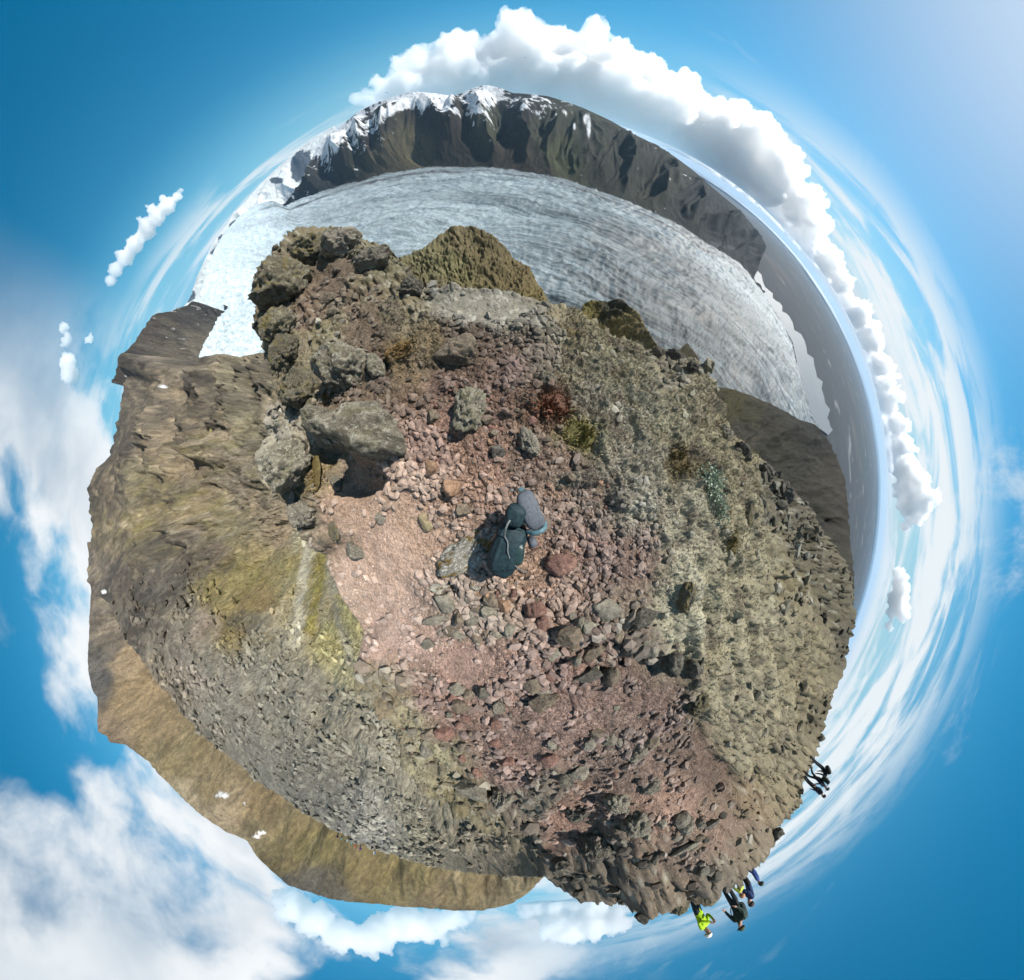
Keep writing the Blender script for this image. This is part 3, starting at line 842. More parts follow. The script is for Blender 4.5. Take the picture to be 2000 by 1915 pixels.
def post_d(col, V, wu, wv, ss, px, py, h):
    rib = sstep(0.1, 0.5, 0.6 * spurs(wu, wv, 25, 1.3, 0.35, 8.0) + 0.6 * fbm2(wu, wv, 2.5, 4, 0.65)) * sstep(0.35, 0.75, ss)
    col = col * (1 - 0.6 * rib[:, None]) + 0.6 * rib[:, None] * alb((70, 66, 64))
    sn = sstep(0.34, 0.42, fbm2(wu * 1.2, wv * 2.4, 1.7, 4, 0.6, off=19.0)) * sstep(0.5, 0.7, ss)
    return col * (1 - sn[:, None]) + sn[:, None] * 0.6


TOP_D = [(470, 620, 2500), (455, 606, 2550), (396, 572, 2680), (390, 568, 2700), (378, 588, 2650), (366, 598, 2600), (340, 607, 2500), (318, 612, 2450), (300, 615, 2400), (282, 640, 2350), (266, 660, 2250), (250, 682, 2150), (234, 692, 2100), (230, 715, 2000)]
SEEDS_D = [(300, 640, (96, 86, 80)), (340, 640, (104, 96, 86)), (370, 620, (88, 82, 80)), (300, 680, (104, 94, 84)), (370, 670, (126, 116, 102)), (330, 690, (118, 108, 94)), (260, 690, (94, 86, 80)), (380, 580, (76, 76, 80))]
polar_layer('jagged_peaks', 147.0, 165, 170, 120, 79, [(146, 2450), (165, 1900)], TOP_D, MAT_SLOPE, SEEDS_D, 0.012, 22.0, topfade=0.5, rsm=1.0, extra_h=lambda wu, wv, ss, R: 0.014 * spurs(wu, wv, 25, 0.5, 0.35, 4.0) + 0.009 * spurs(wu, wv, 25, 1.4, 0.4, 8.0) + 0.005 * spurs(wu, wv, 25, 3.6, 0.4, 1.0), post=post_d)

TOP_F = [(178, 1120, 1600), (176, 1180, 1500), (172, 1250, 1500), (170, 1320, 1400), (178, 1352, 1300), (189, 1362, 1300), (190, 1432, 1150), (206, 1438, 1100), (212, 1452, 1100), (242, 1456, 1000), (290, 1490, 900), (340, 1545, 800), (400, 1600, 700), (440, 1628, 640),
         (482, 1642, 600), (496, 1668, 560), (512, 1688, 540), (560, 1730, 500), (640, 1756, 450), (700, 1764, 430), (800, 1772, 400), (900, 1780, 385), (940, 1781, 380), (1000, 1765, 350), (1035, 1742, 320), (1060, 1713, 300), (1110, 1690, 290)]
SEEDS_F = [(200, 1250, (116, 104, 92)), (188, 1330, (90, 86, 84)), (184, 1290, (92, 88, 84)), (235, 1300, (156, 132, 98)), (250, 1380, (146, 124, 88)), (300, 1420, (144, 123, 85)), (220, 1430, (132, 112, 88)), (330, 1480, (138, 122, 82)), (400, 1540, (142, 124, 86)), (370, 1560, (154, 138, 108)),
           (450, 1600, (154, 135, 104)), (500, 1620, (142, 126, 86)), (560, 1620, (132, 117, 78)), (600, 1660, (122, 110, 62)), (550, 1690, (118, 103, 60)), (560, 1732, (88, 84, 78)), (600, 1745, (90, 86, 78)), (660, 1755, (94, 88, 76)), (700, 1720, (124, 108, 60)), (800, 1720, (128, 114, 68)),
           (900, 1740, (128, 112, 74)), (980, 1740, (122, 107, 76)), (850, 1765, (122, 106, 72)), (1000, 1720, (132, 118, 84)), (520, 1590, (138, 116, 76)), (270, 1330, (150, 126, 90))]


def post_f(col, V, wu, wv, ss, px, py, h):
    pale = sstep(0.15, 0.45, fbm2(wu * 1.4, wv * 0.5, 1.1, 5, 0.6, off=21.0))
    w = (0.30 * pale)[:, None]
    col = col * (1 - w) + w * alb((170, 152, 118))
    rib = sstep(0.2, 0.6, 0.6 * spurs(wu, wv, 10, 1.4, 0.25, 3.0) + 0.6 * fbm2(wu, wv, 3.0, 4, 0.68, off=6.0))
    col = col * (1 - 0.35 * rib[:, None]) + 0.35 * rib[:, None] * alb((98, 88, 66))
    col = col * (1 + 0.4 * fbm2(wu, wv, 8.0, 3, 0.7, off=9.0))[:, None]
    px, py = px + 9 * fbm2(px, py, 0.09, 3, 0.6), py + 7 * fbm2(px, py, 0.09, 3, 0.6, off=5.0)
    sn = zone_mask(px, py, [(431, 1556, 13, 6), (499, 1637, 9, 4), (510, 1629, 6, 4), (476, 1571, 4, 2)])
    return col * (1 - sn[:, None]) + sn[:, None] * 0.82


def extra_f(wu, wv, ss, R):
    up = 1 - 2 * np.abs(perlin2(wu * 0.8, wv * 0.3 + 2))
    return np.clip(4 * ss * (1.05 - ss), 0, 1) * (0.030 * up + 0.012 * spurs(wu, wv, 15, 1.3, 0.4, 4.0)) + 0.005 * (1 - 2 * np.abs(perlin2(wu * 3.5, wv * 1.6)))


polar_layer('hillside', 187, 280, 520, 110, 84, [(187, 1000), (200, 620), (212, 420), (225, 240), (240, 160), (255, 120), (280, 90)], TOP_F, MAT_SLOPE, SEEDS_F,
            0.022, 12.0, post=post_f, topfade=0.25, kind='n', extra_h=extra_f, stretch=0.18)

# slope that runs down to the plain on the right
TOP_E = [(1360, 700, 40), (1379, 755, 55), (1430, 763, 90), (1498, 789, 140), (1562, 823, 200), (1588, 829, 225), (1613, 857, 240), (1630, 891, 240), (1647, 934, 220), (1654, 997, 190), (1658, 1057, 150), (1664, 1100, 105), (1666, 1160, 70), (1655, 1260, 60), (1600, 1380, 55)]
SEEDS_E = [(1440, 790, (104, 98, 50)), (1400, 770, (98, 90, 52)), (1470, 800, (92, 88, 60)), (1520, 820, (80, 76, 64)), (1580, 850, (62, 64, 56)), (1560, 900, (72, 72, 60)), (1610, 920, (88, 82, 66)), (1640, 960, (92, 84, 68)), (1640, 1020, (84, 76, 62)), (1500, 880, (78, 76, 64)), (1600, 1000, (78, 74, 60)), (1640, 1080, (82, 78, 62)), (1450, 850, (96, 92, 76))]
polar_layer('lower_slope', -40, 40, 360, 130, 48, [(-40, 40), (-20, 24), (0, 12), (15, 9), (30, 8), (40, 8)], TOP_E, MAT_SLOPE, SEEDS_E, 0.040, 14.0, topfade=0.3, curve=0.9, k=0.34, stretch=0.2, extra_h=lambda wu, wv, ss, R: 0.03 * spurs(wu, wv, -35, 0.5, 0.3, 2.0) + 0.012 * spurs(wu, wv, -35, 1.7, 0.35, 7.0))

# two knolls just beyond the crest, above the glacier
SEEDS_K = [(900, 470, (104, 94, 66)), (950, 500, (98, 88, 58)), (1000, 560, (100, 88, 56)), (880, 520, (110, 106, 70)), (900, 560, (104, 97, 60)), (840, 510, (106, 102, 70)), (950, 560, (102, 93, 60)), (1040, 590, (108, 96, 56)), (850, 560, (100, 92, 70)), (860, 470, (112, 104, 72)),
           (1150, 610, (110, 100, 48)), (1200, 600, (70, 68, 56)), (1220, 640, (128, 112, 66)), (1250, 660, (120, 108, 74)), (1160, 640, (118, 104, 58))]
polar_layer('grassy_knoll', 68, 122, 300, 110, 48, [(68, 4.6), (122, 7)], [(1100, 625, 7), (1080, 607, 8), (1066, 580, 9), (1050, 555, 10), (1035, 525, 11), (1003, 505, 12), (960, 460, 13), (930, 446, 14), (905, 443, 14), (880, 446, 14), (850, 468, 13.5), (830, 482, 13), (800, 496, 13), (770, 506, 13), (740, 520, 13)],
            terrain_mat('knoll_moss', scales=(3, 12, 45), var=0.28, bump=((9, 0.6, 0.1), (40, 0.5, 0.02))), SEEDS_K, 0.024, 18.0, topfade=0.6, kind='n', backk=1.6, stretch=0.55, extra_h=lambda wu, wv, ss, R: 0.030 * fbm2(wu, wv, 1.6, 6, 0.66, 'b'))
polar_layer('rocky_knoll', 44, 69, 160, 70, 40, [(44, 5), (69, 4.6)], [(1105, 660, 5.5), (1115, 622, 6.5), (1135, 600, 7), (1152, 590, 7.5), (1180, 592, 7.5), (1210, 586, 7.6), (1228, 600, 7.5), (1243, 612, 7.2), (1258, 640, 6.8), (1275, 668, 6.2), (1290, 690, 6)],
            terrain_mat('knoll_rock', scales=(3, 12, 45), var=0.34, bump=((9, 0.7, 0.12), (40, 0.6, 0.02))), SEEDS_K, 0.050, 16.0, topfade=0.8, backk=1.4)

# ------------------------------------------------------------------ glacier, mountains, plain, sea
ICE_D = 400.0
GLT = [(1600, 838), (1585, 817), (1566, 760), (1556, 715), (1546, 668), (1522, 625), (1504, 598), (1485, 565), (1465, 540), (1440, 515), (1410, 494), (1380, 480), (1300, 432), (1200, 386), (1100, 354), (1000, 335), (900, 329), (800, 333), (720, 350), (640, 372), (560, 402), (530, 392), (500, 400), (470, 420), (436, 455), (410, 508), (396, 560), (390, 600), (386, 640), (388, 690), (392, 715), (410, 760)]


def ice_edge(deg):
    """angle and distance of the far edge of the ice at an azimuth"""
    g = np.array(GLT, float)
    ga, gt = pix(g[:, 0], g[:, 1])
    o = np.argsort(ga)
    t = np.interp(np.radians(deg), ga[o], gt[o])
    return t, ice_range(t, np.radians(deg))


def ice_range(th, al):
    lim = math.radians(83.2)
    return ICE_D * np.tan(np.minimum(th, lim)) * np.exp(np.maximum(th - lim, 0) * 5.2) * np.interp(np.degrees(al), [100, 132, 157], [1.0, 0.85, 0.55])


def build_glacier():
    na, nt = 600, 180
    g = np.array(GLT, float)
    ga, gt = pix(g[:, 0], g[:, 1])
    deg = np.linspace(8, 158, na)
    o = np.argsort(ga)
    tht = np.interp(np.radians(deg), ga[o], gt[o])
    s = 1 - (1 - np.linspace(0, 1, nt)[:, None])**1.6
    t0 = math.radians(46)
    th = t0 + (tht[None, :] - t0) * s
    al = np.broadcast_to(np.radians(deg)[None, :], th.shape)
    rho = ice_range(th, al)          # the ice climbs towards its icefall at the upper end
    z = CAM_H - rho / np.tan(th)
    end = sstep(1.0, 0.965, np.broadcast_to(s, th.shape)) * np.where(np.degrees(al) < 42, 1, 0) + np.where(np.degrees(al) < 42, 0, 1)
    R, A, Z = rho.ravel(), al.ravel(), z.ravel()
    x, y = R * np.cos(A), R * np.sin(A)
    ang = math.radians(-28)
    u, v = x * math.cos(ang) + y * math.sin(ang), -x * math.sin(ang) + y * math.cos(ang)
    u = u + 160 * fbm2(x, y, 1 / 900.0, 3)
    v = v + 160 * fbm2(x, y, 1 / 900.0, 3, off=4.0)
    sp = R * 0.006
    crev = fbm2(u / 6.0, v, 1 / 34.0, 4, 0.6, 'r', sp * 0.6)
    crev2 = fbm2(u, v / 2.6, 1 / 60.0, 3, 0.55, 'r', sp * 0.6)
    Z = Z + (12.0 * crev + 8.0 * crev2) * np.clip(R / 1600, 0.7, 3.0) + 22 * fbm2(x, y, 1 / 500.0, 3)
    Z = Z - 6 * (1 - end.ravel())
    V = np.stack([x, y, Z], 1)
    px, py = unpix(V)
    dirt = sstep(0.0, 0.55, fbm2(u / 7.0, v, 1 / 150.0, 6, 0.62, off=9.0) + 0.15)
    hatch = sstep(-0.10, 0.22, fbm2(u / 9.0, v, 1 / 26.0, 4, 0.78, off=2.0, spacing=sp * 0.25))
    ss = np.broadcast_to(s, th.shape).ravel()
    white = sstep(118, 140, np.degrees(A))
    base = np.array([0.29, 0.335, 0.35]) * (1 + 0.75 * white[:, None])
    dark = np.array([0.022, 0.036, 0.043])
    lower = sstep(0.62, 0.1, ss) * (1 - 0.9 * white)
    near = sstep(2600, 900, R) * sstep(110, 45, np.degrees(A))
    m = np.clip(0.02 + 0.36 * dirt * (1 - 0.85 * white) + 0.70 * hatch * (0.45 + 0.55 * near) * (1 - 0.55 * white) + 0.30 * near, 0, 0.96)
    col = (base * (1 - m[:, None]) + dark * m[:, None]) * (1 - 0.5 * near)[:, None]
    bandn = fbm2(u / 14.0, v, 1 / 420.0, 4, 0.6, off=70.0)
    col = col * (1 + 0.55 * bandn * (1 - 0.5 * white))[:, None]
    # brownish melt band and the dark medial moraine along the far side
    br = zone_mask(px, py, [(1380, 610, 110, 26), (1250, 480, 180, 16), (1450, 700, 30, 90)]) * sstep(0.0, 0.4, fbm2(u / 5, v, 1 / 120.0, 4, 0.6, off=55.0) + 0.2)
    col = col * (1 - 0.35 * br[:, None]) + 0.35 * br[:, None] * np.array([0.28, 0.26, 0.24])
    far = np.degrees(tht[None, :] - th).ravel()
    mor = np.exp(-((far - (0.95 + 0.22 * fbm2(x, y, 1 / 700.0, 2))) / 0.20)**2) + 0.7 * np.exp(-((far - 0.45) / 0.16)**2) * sstep(100, 80, np.degrees(A))
    mor = mor * np.where(np.degrees(A) > 42, 1, 0.0) * sstep(136, 126, np.degrees(A)) * np.clip(0.9 + 1.0 * fbm2(x, y, 1 / 160.0, 3), 0, 1)
    edge = sstep(0.35, 0.0, far) * sstep(127, 120, np.degrees(A)) * np.where(np.degrees(A) > 42, 0.6, 0.25)
    mor = np.clip(np.maximum(mor, edge), 0, 0.92)
    col = col * (1 - mor[:, None]) + mor[:, None] * np.array([0.05, 0.05, 0.052])
    tc = np.stack([u / 40.0, v / 12.0, np.zeros_like(u)], 1)
    m = terrain_mat('glacier_ice', coord='tc', scales=(0.4, 1.6, 6.0), var=0.30, bump=((1.4, 0.7, 2.5), (5, 0.7, 0.8)), rough=0.6, tint=(0.86, 0.98, 1.08))
    link('glacier', mesh_np('glacier', V, grid_faces(nt, na), col, tc), m, kind='structure')


build_glacier()

# icefall and snow dome that feed the glacier (photo upper left)
TOP_I = [(330, 640, 7000), (372, 585, 7000), (380, 555, 7500), (398, 512, 8000), (420, 470, 8500), (450, 425, 9000), (480, 390, 9000), (510, 358, 9000), (545, 325, 8500), (580, 295, 8000), (620, 265, 7500), (680, 232, 7000), (740, 198, 6500)]
SEEDS_I = [(420, 480, (214, 220, 224)), (500, 400, (226, 230, 234)), (560, 330, (226, 230, 234)), (650, 260, (216, 222, 228)), (380, 580, (200, 208, 212))]


def post_i(col, V, wu, wv, ss, px, py, h):
    n = fbm2(wu * 1.2, wv * 1.2, 1.3, 5, 0.6, off=15.0)
    rk = zone_mask(px, py, [(592, 322, 24, 30), (455, 470, 34, 16), (470, 440, 26, 12), (436, 492, 22, 10), (500, 415, 18, 8), (372, 580, 12, 14), (540, 352, 12, 7)])
    rk = sstep(0.40, 0.52, rk + 1.5 * n) * (rk > 0.02)
    col = col * (1 - rk[:, None]) + rk[:, None] * np.array([0.060, 0.070, 0.085])
    ser = sstep(0.1, 0.6, fbm2(wu * 4, wv * 4, 1.0, 4, 0.65, 'r')) * 0.55 * sstep(0.85, 0.2, ss)
    return col * (1 - ser[:, None]) + ser[:, None] * np.array([0.20, 0.26, 0.32])


polar_layer('icefall', 116, 160, 280, 120, 84.5, [(116, 4200), (135, 3600), (150, 3200), (160, 3200)], TOP_I,
            terrain_mat('snow', coord='tc', scales=(2, 8, 30), var=0.06, bump=((9, 0.7, 0.004),), far_bump=True, rough=0.6, tint=(0.92, 0.98, 1.05)), SEEDS_I, 0.014, 14.0, post=post_i, topfade=0.2, k=0.85, stretch=0.25, extra_h=lambda wu, wv, ss, R: 0.012 * spurs(wu, wv, 0, 0.7, 0.5, 4.0) + 0.006 * fbm2(wu, wv, 3.0, 4, 0.6, 'r') * sstep(0.7, 0.2, ss))

TOP_M = [(530, 430, 4600), (545, 414, 4700), (562, 394, 4900), (585, 362, 5200), (600, 330, 5400), (612, 300, 5500), (640, 262, 5400), (672, 240, 5300), (700, 217, 5200), (740, 197, 5000), (780, 184, 5000), (810, 178, 5000), (850, 181, 5000), (885, 187, 5000), (905, 180, 5000), (925, 170, 5000), (950, 165, 5000), (975, 170, 4900), (1000, 180, 4800), (1030, 183, 4700),
         (1070, 187, 4600), (1120, 203, 4500), (1180, 229, 4400), (1240, 263, 4400), (1300, 294, 4500), (1350, 330, 4700), (1380, 356, 4900), (1405, 378, 5000), (1440, 407, 5200), (1468, 438, 5400), (1488, 466, 5500), (1496, 482, 5500), (1484, 510, 5000), (1478, 530, 4600), (1470, 545, 4300)]
SEEDS_M = [(800, 290, (160, 146, 98)), (760, 300, (150, 136, 94)), (740, 330, (138, 124, 88)), (950, 245, (112, 116, 78)), (1000, 300, (92, 80, 62)), (900, 260, (88, 78, 62)), (1100, 300, (120, 128, 74)), (1150, 260, (96, 104, 72)), (900, 320, (72, 72, 62)), (1050, 335, (94, 82, 64)), (1200, 340, (76, 82, 64)),
           (1300, 350, (92, 92, 64)), (1350, 400, (70, 76, 70)), (1430, 480, (66, 74, 74)), (1250, 300, (82, 88, 66)), (700, 330, (82, 84, 72)), (620, 380, (76, 82, 84)), (640, 300, (82, 82, 80)), (720, 260, (76, 70, 64)), (850, 220, (82, 70, 60)), (1000, 210, (68, 68, 66)), (1470, 470, (62, 74, 84)), (1180, 290, (86, 90, 62)), (1060, 260, (92, 96, 64)), (1000, 260, (80, 70, 60))]
SNOW = [(860, 190, 1.0), (950, 180, 0.95), (800, 195, 0.9), (930, 195, 0.8), (700, 240, 0.75), (650, 262, 0.9), (740, 215, 0.75), (715, 272, 0.5), (1000, 190, 0.6), (1050, 192, 0.6), (1100, 205, 0.4), (1150, 225, 0.2), (620, 292, 0.85), (600, 335, 0.45), (585, 370, 0.35), (900, 215, 0.45), (860, 235, 0.2), (800, 230, 0.15), (1250, 275, 0.2),
        (1330, 320, 0.2), (900, 280, 0.0), (1100, 270, 0.0), (1250, 340, 0.0), (780, 280, 0.0), (680, 320, 0.2), (1000, 320, 0.0), (1400, 440, 0.0), (1000, 240, 0.0), (1180, 260, 0.05), (640, 370, 0.12), (730, 330, 0.0), (760, 245, 0.4)]


def post_m(col, V, wu, wv, ss, px, py, h):
    S = np.array(SNOW)
    w = 1.0 / ((px[:, None] - S[None, :, 0])**2 + (py[:, None] - S[None, :, 1])**2 + 100.0)**2
    p = (w * S[None, :, 2]).sum(1) / w.sum(1)
    n = 0.5 + 0.60 * fbm2(wu * 1.4, wv * 2.6, 1.4, 5, 0.62, off=33.0) + 0.30 * fbm2(wu * 2.4, wv * 3.4, 3.0, 4, 0.7, off=12.0) - 0.16 * h
    sn = sstep(-0.04, 0.04, p * 0.68 - n)
    gul = zone_mask(px, py, [(1150, 245, 4, 22), (1145, 232, 5, 10), (1122, 246, 2.5, 7), (912, 222, 3, 4)])
    sn = np.maximum(sn, gul)
    return col * (1 - sn[:, None]) + sn[:, None] * np.array([0.62, 0.64, 0.67])


def extra_m(wu, wv, ss, R):
    # spurs and gullies that run down to the ice
    u = wu * 0.55 + 0.25 * fbm2(wu, wv, 0.7, 3)
    sp = 1 - 2 * np.abs(perlin2(u * 1.1, wv * 0.22 + 3.0))
    sp2 = 1 - 2 * np.abs(perlin2(u * 3.1, wv * 0.5 + 8.0))
    env = np.clip(4 * ss * (1.02 - ss), 0, 1)**1.3
    return env * (0.055 * sp + 0.011 * sp2 + 0.006 * spurs(wu, wv, 0, 3.2, 0.4, 2.0))


MAT_FAR = terrain_mat('far_rock', coord='tc', scales=(2.5, 10, 36), var=0.24, bump=((8, 0.8, 0.006), (30, 0.8, 0.002)), far_bump=True)
polar_layer('mountain_range', 38, 130, 620, 160, 80.2, [(38, 2950), (50, 2550), (70, 2350), (90, 2300), (110, 2400), (130, 2800), (147, 3600)], TOP_M, MAT_FAR, SEEDS_M, 0.008, 13.0,
            post=post_m, extra_h=extra_m, topfade=0.25, k=0.21, curve=0.9, foot=ice_edge, stretch=0.42)


def plain_colors(x, y, R):
    sp = R * 0.012
    n = fbm2(x / 2.6, y, 1 / 2600.0, 6, 0.6, off=3.0)
    col = np.array([0.030, 0.034, 0.040]) * np.ones((len(x), 3))
    g = sstep(0.0, 0.4, n)[:, None]
    col = col * (1 - g) + g * np.array([0.026, 0.036, 0.034])
    br = sstep(0.05, 0.4, fbm2(x, y, 1 / 1700.0, 5, 0.6, off=23.0))[:, None]
    col = col * (1 - 0.6 * br) + 0.6 * br * np.array([0.075, 0.064, 0.060])
    riv = fbm2(x + 300 * perlin2(x / 900, y / 900), y, 1 / 2300.0, 4, 0.55, 'r', off=61.0, spacing=sp * 0.3)
    rv = 0.45 * sstep(0.80, 0.92, riv)[:, None]
    return col * (1 - rv) + rv * np.array([0.30, 0.31, 0.32])


def build_plain():
    na, nr = 320, 210
    deg = np.linspace(-75, 62, na)
    th = np.radians(np.concatenate([np.linspace(70, 86, 90), 89.66 - 3.66 * (1 - np.linspace(0, 1, nr - 89)[1:])**1.6]))
    D = ICE_D + 28
    rho = D * np.tan(th)[:, None] * np.ones((1, na))
    al = np.radians(deg)[None, :] * np.ones((nr, 1))
    R, A = rho.ravel(), al.ravel()
    x, y = R * np.cos(A), R * np.sin(A)
    z = -D + CAM_H + 4 * fbm2(x, y, 1 / 400.0, 4)
    # low moraine hills before the ice front
    z = z + 26 * sstep(3600, 2400, R) * np.clip(fbm2(x, y, 1 / 260.0, 4, 0.5), 0, 1)
    tc = np.stack([x / 900, y / 900, 0 * x], 1)
    m = terrain_mat('outwash', coord='tc', scales=(0.6, 3, 14), var=0.16, bump=((3, 0.3, 0.05),))
    link('outwash_plain', mesh_np('outwash_plain', np.stack([x, y, z], 1), grid_faces(nr, na), plain_colors(x, y, R), tc), m, kind='structure')


build_plain()


def simple_mat(name, col, rough=0.8, var=0.25, scale=12.0, bump=None, metal=0.0, spec=0.3, col2=None, vec='Object'):
    m = bpy.data.materials.new(name)
    m.use_nodes = True
    T = NT(m.node_tree)
    out = T.n('ShaderNodeOutputMaterial')
    b = T.n('ShaderNodeBsdfPrincipled')
    T.t.links.new(b.outputs[0], out.inputs[0])
    v = T.n('ShaderNodeTexCoord').outputs[vec]
    n = T.noise(v, scale, 5, 0.6)
    c2 = col2 if col2 is not None else tuple(max(0, min(1, q * (1 - 2 * var))) for q in col)
    T.put(b.inputs['Base Color'], T.mix(T.ramp(n, 0.3, 0.7), tuple(float(q) for q in col), tuple(float(q) for q in c2)))
    b.inputs['Roughness'].default_value = rough
    b.inputs['Metallic'].default_value = metal
    b.inputs['Specular IOR Level'].default_value = spec
    if bump:
        T.put(b.inputs['Normal'], T.bump(T.noise(v, bump[0], 5, 0.6), bump[1], bump[2]))
    return m


def build_waters():
    # milky lagoon in front of the ice
    inner = [(1468, 535), (1490, 575), (1508, 600), (1524, 625), (1548, 668), (1558, 715), (1568, 760), (1587, 817), (1602, 838)]
    outer = [(1476, 532), (1498, 572), (1518, 596), (1536, 622), (1566, 668), (1586, 715), (1602, 760), (1615, 817), (1618, 850)]
    D = ICE_D + 20
    V = []
    for k in range(33):
        t = k / 32 * (len(inner) - 1)
        for L, sgn in ((inner, -1), (outer, 1)):
            px = np.interp(t, range(len(L)), [p[0] for p in L])
            py = np.interp(t, range(len(L)), [p[1] for p in L])
            a, th = pix(px, py)
            r = D * math.tan(th) * (1 + sgn * 0.03 + (0.04 * math.sin(k * 1.7) + 0.03 * math.sin(k * 3.1)) * (sgn > 0))
            V.append((r * math.cos(a), r * math.sin(a), -D + CAM_H + 9))
    F = [(2 * k, 2 * k + 1, 2 * k + 3, 2 * k + 2) for k in range(32)]
    link('lagoon', mesh_np('lagoon', V, F), simple_mat('milky_water', (0.13, 0.125, 0.118), 0.35, 0.08, 0.004, spec=0.5), kind='structure')
    # the sea beyond the sands
    na = 120
    deg = np.radians(np.linspace(-80, 66, na))
    V = np.concatenate([np.stack([r * np.cos(deg), r * np.sin(deg), np.full(na, -ICE_D - 22.0)], 1) for r in (36000, 56000, 78000)])
    link('sea', mesh_np('sea', V, grid_faces(3, na)), simple_mat('sea_water', (0.05, 0.09, 0.14), 0.4, 0.1, 0.001, spec=0.5), kind='structure')


build_waters()

# ------------------------------------------------------------------ rocks
def ico(sub):
    bm = bmesh.new()
    bmesh.ops.create_icosphere(bm, subdivisions=sub, radius=1.0)
    V = np.array([v.co[:] for v in bm.verts])
    F = np.array([[v.index for v in f.verts] for f in bm.faces])
    bm.free()
    return V, F


ICO = {k: ico(k) for k in (1, 2, 3, 4, 5)}


def rock_shape(seed, sub=4, planes=14, flat=0.75, rough=0.10, round_=0.0, pits=0.0):
    """an angular block: a sphere cut by random planes, then weathered"""
    r = np.random.default_rng(seed)
    D, F = ICO[sub]
    N = r.normal(size=(planes, 3))
    N /= np.linalg.norm(N, axis=1)[:, None]
    Hh = r.uniform(0.55, 0.95, planes)
    q = D @ N.T
    rad = np.where(q > 0.05, Hh[None, :] / np.maximum(q, 0.05), 9.0)
    rad = np.minimum(rad.min(1), 1.25)
    rad = rad * (1 - round_) + round_ * 0.9
    V = D * rad[:, None]
    off = r.uniform(-50, 50, 3)
    disp = rough * fbm3(V + off, 1.6, 5 if sub > 3 else 3, 0.55, 'r') + 0.5 * rough * fbm3(V - off, 3.7, 4 if sub > 3 else 2, 0.6)
    if pits:
        disp = disp - pits * sstep(0.1, 0.5, fbm3(V + off, 4.5, 3, 0.5)) + pits * 0.6 * fbm3(V + off, 9.0, 3, 0.6, 'b')
    V = V + D * disp[:, None]
    V[:, 2] *= flat
    m = np.abs(V[:, :2]).max()
    return V / m, F


def rock_mat(name, c1, c2, lichen=(190, 188, 172), lamt=0.5, moss=None, mamt=0.0, scale=2.4, k=1.2):
    m = bpy.data.materials.new(name)
    m.use_nodes = True
    T = NT(m.node_tree)
    out = T.n('ShaderNodeOutputMaterial')
    b = T.n('ShaderNodeBsdfPrincipled')
    T.t.links.new(b.outputs[0], out.inputs[0])
    oi = T.n('ShaderNodeObjectInfo')
    v = T.vmath('ADD', T.n('ShaderNodeTexCoord').outputs['Object'], T.vmath('MULTIPLY', oi.outputs['Random'], (37.0, 91.0, 53.0)))
    n1 = T.noise(v, scale, 6, 0.65)
    c = T.mix(T.ramp(n1, 0.32, 0.68), tuple(alb(c1, k)), tuple(alb(c2, k)))
    n2 = T.noise(v, scale * 3.4, 8, 0.78)
    c = T.mix(T.math('MULTIPLY', T.ramp(n2, 0.52, 0.58), lamt), c, tuple(alb(lichen, k)))
    n4 = T.noise(T.vmath('ADD', v, (7.0, 3.0, 5.0)), scale * 4.2, 7, 0.78)
    c = T.mix(T.math('MULTIPLY', T.ramp(n4, 0.56, 0.63), 0.6), c, tuple(alb((56, 52, 48), k)))
    n3 = T.noise(v, scale * 14, 4, 0.75)
    sp = T.n('ShaderNodeCombineColor')
    f = T.math('MULTIPLY', T.ramp(n3, 0.32, 0.68, 0.5, 1.5, smooth=False), T.ramp(oi.outputs['Random'], 0, 1, 0.82, 1.15, smooth=False))
    for q in range(3):
        T.put(sp.inputs[q], f)
    c = T.mix(1.0, c, sp.outputs[0], 'MULTIPLY')
    if moss:
        g = T.n('ShaderNodeNewGeometry').outputs['Normal']
        sz = T.n('ShaderNodeSeparateXYZ')
        T.put(sz.inputs[0], g)
        mm = T.math('MULTIPLY', T.ramp(T.noise(v, scale * 1.1, 5, 0.62), 0.5, 0.58), T.ramp(sz.outputs[2], 0.2, 0.6))
        c = T.mix(T.math('MULTIPLY', mm, mamt), c, tuple(alb(moss, k)))
    T.put(b.inputs['Base Color'], c)
    b.inputs['Roughness'].default_value = 0.93
    b.inputs['Specular IOR Level'].default_value = 0.2
    nr = T.bump(T.noise(v, scale * 3.2, 7, 0.74), 1.0, 0.16)
    nr = T.bump(T.noise(v, scale * 14, 4, 0.75), 0.9, 0.05, nr)
    T.put(b.inputs['Normal'], nr)
    return m


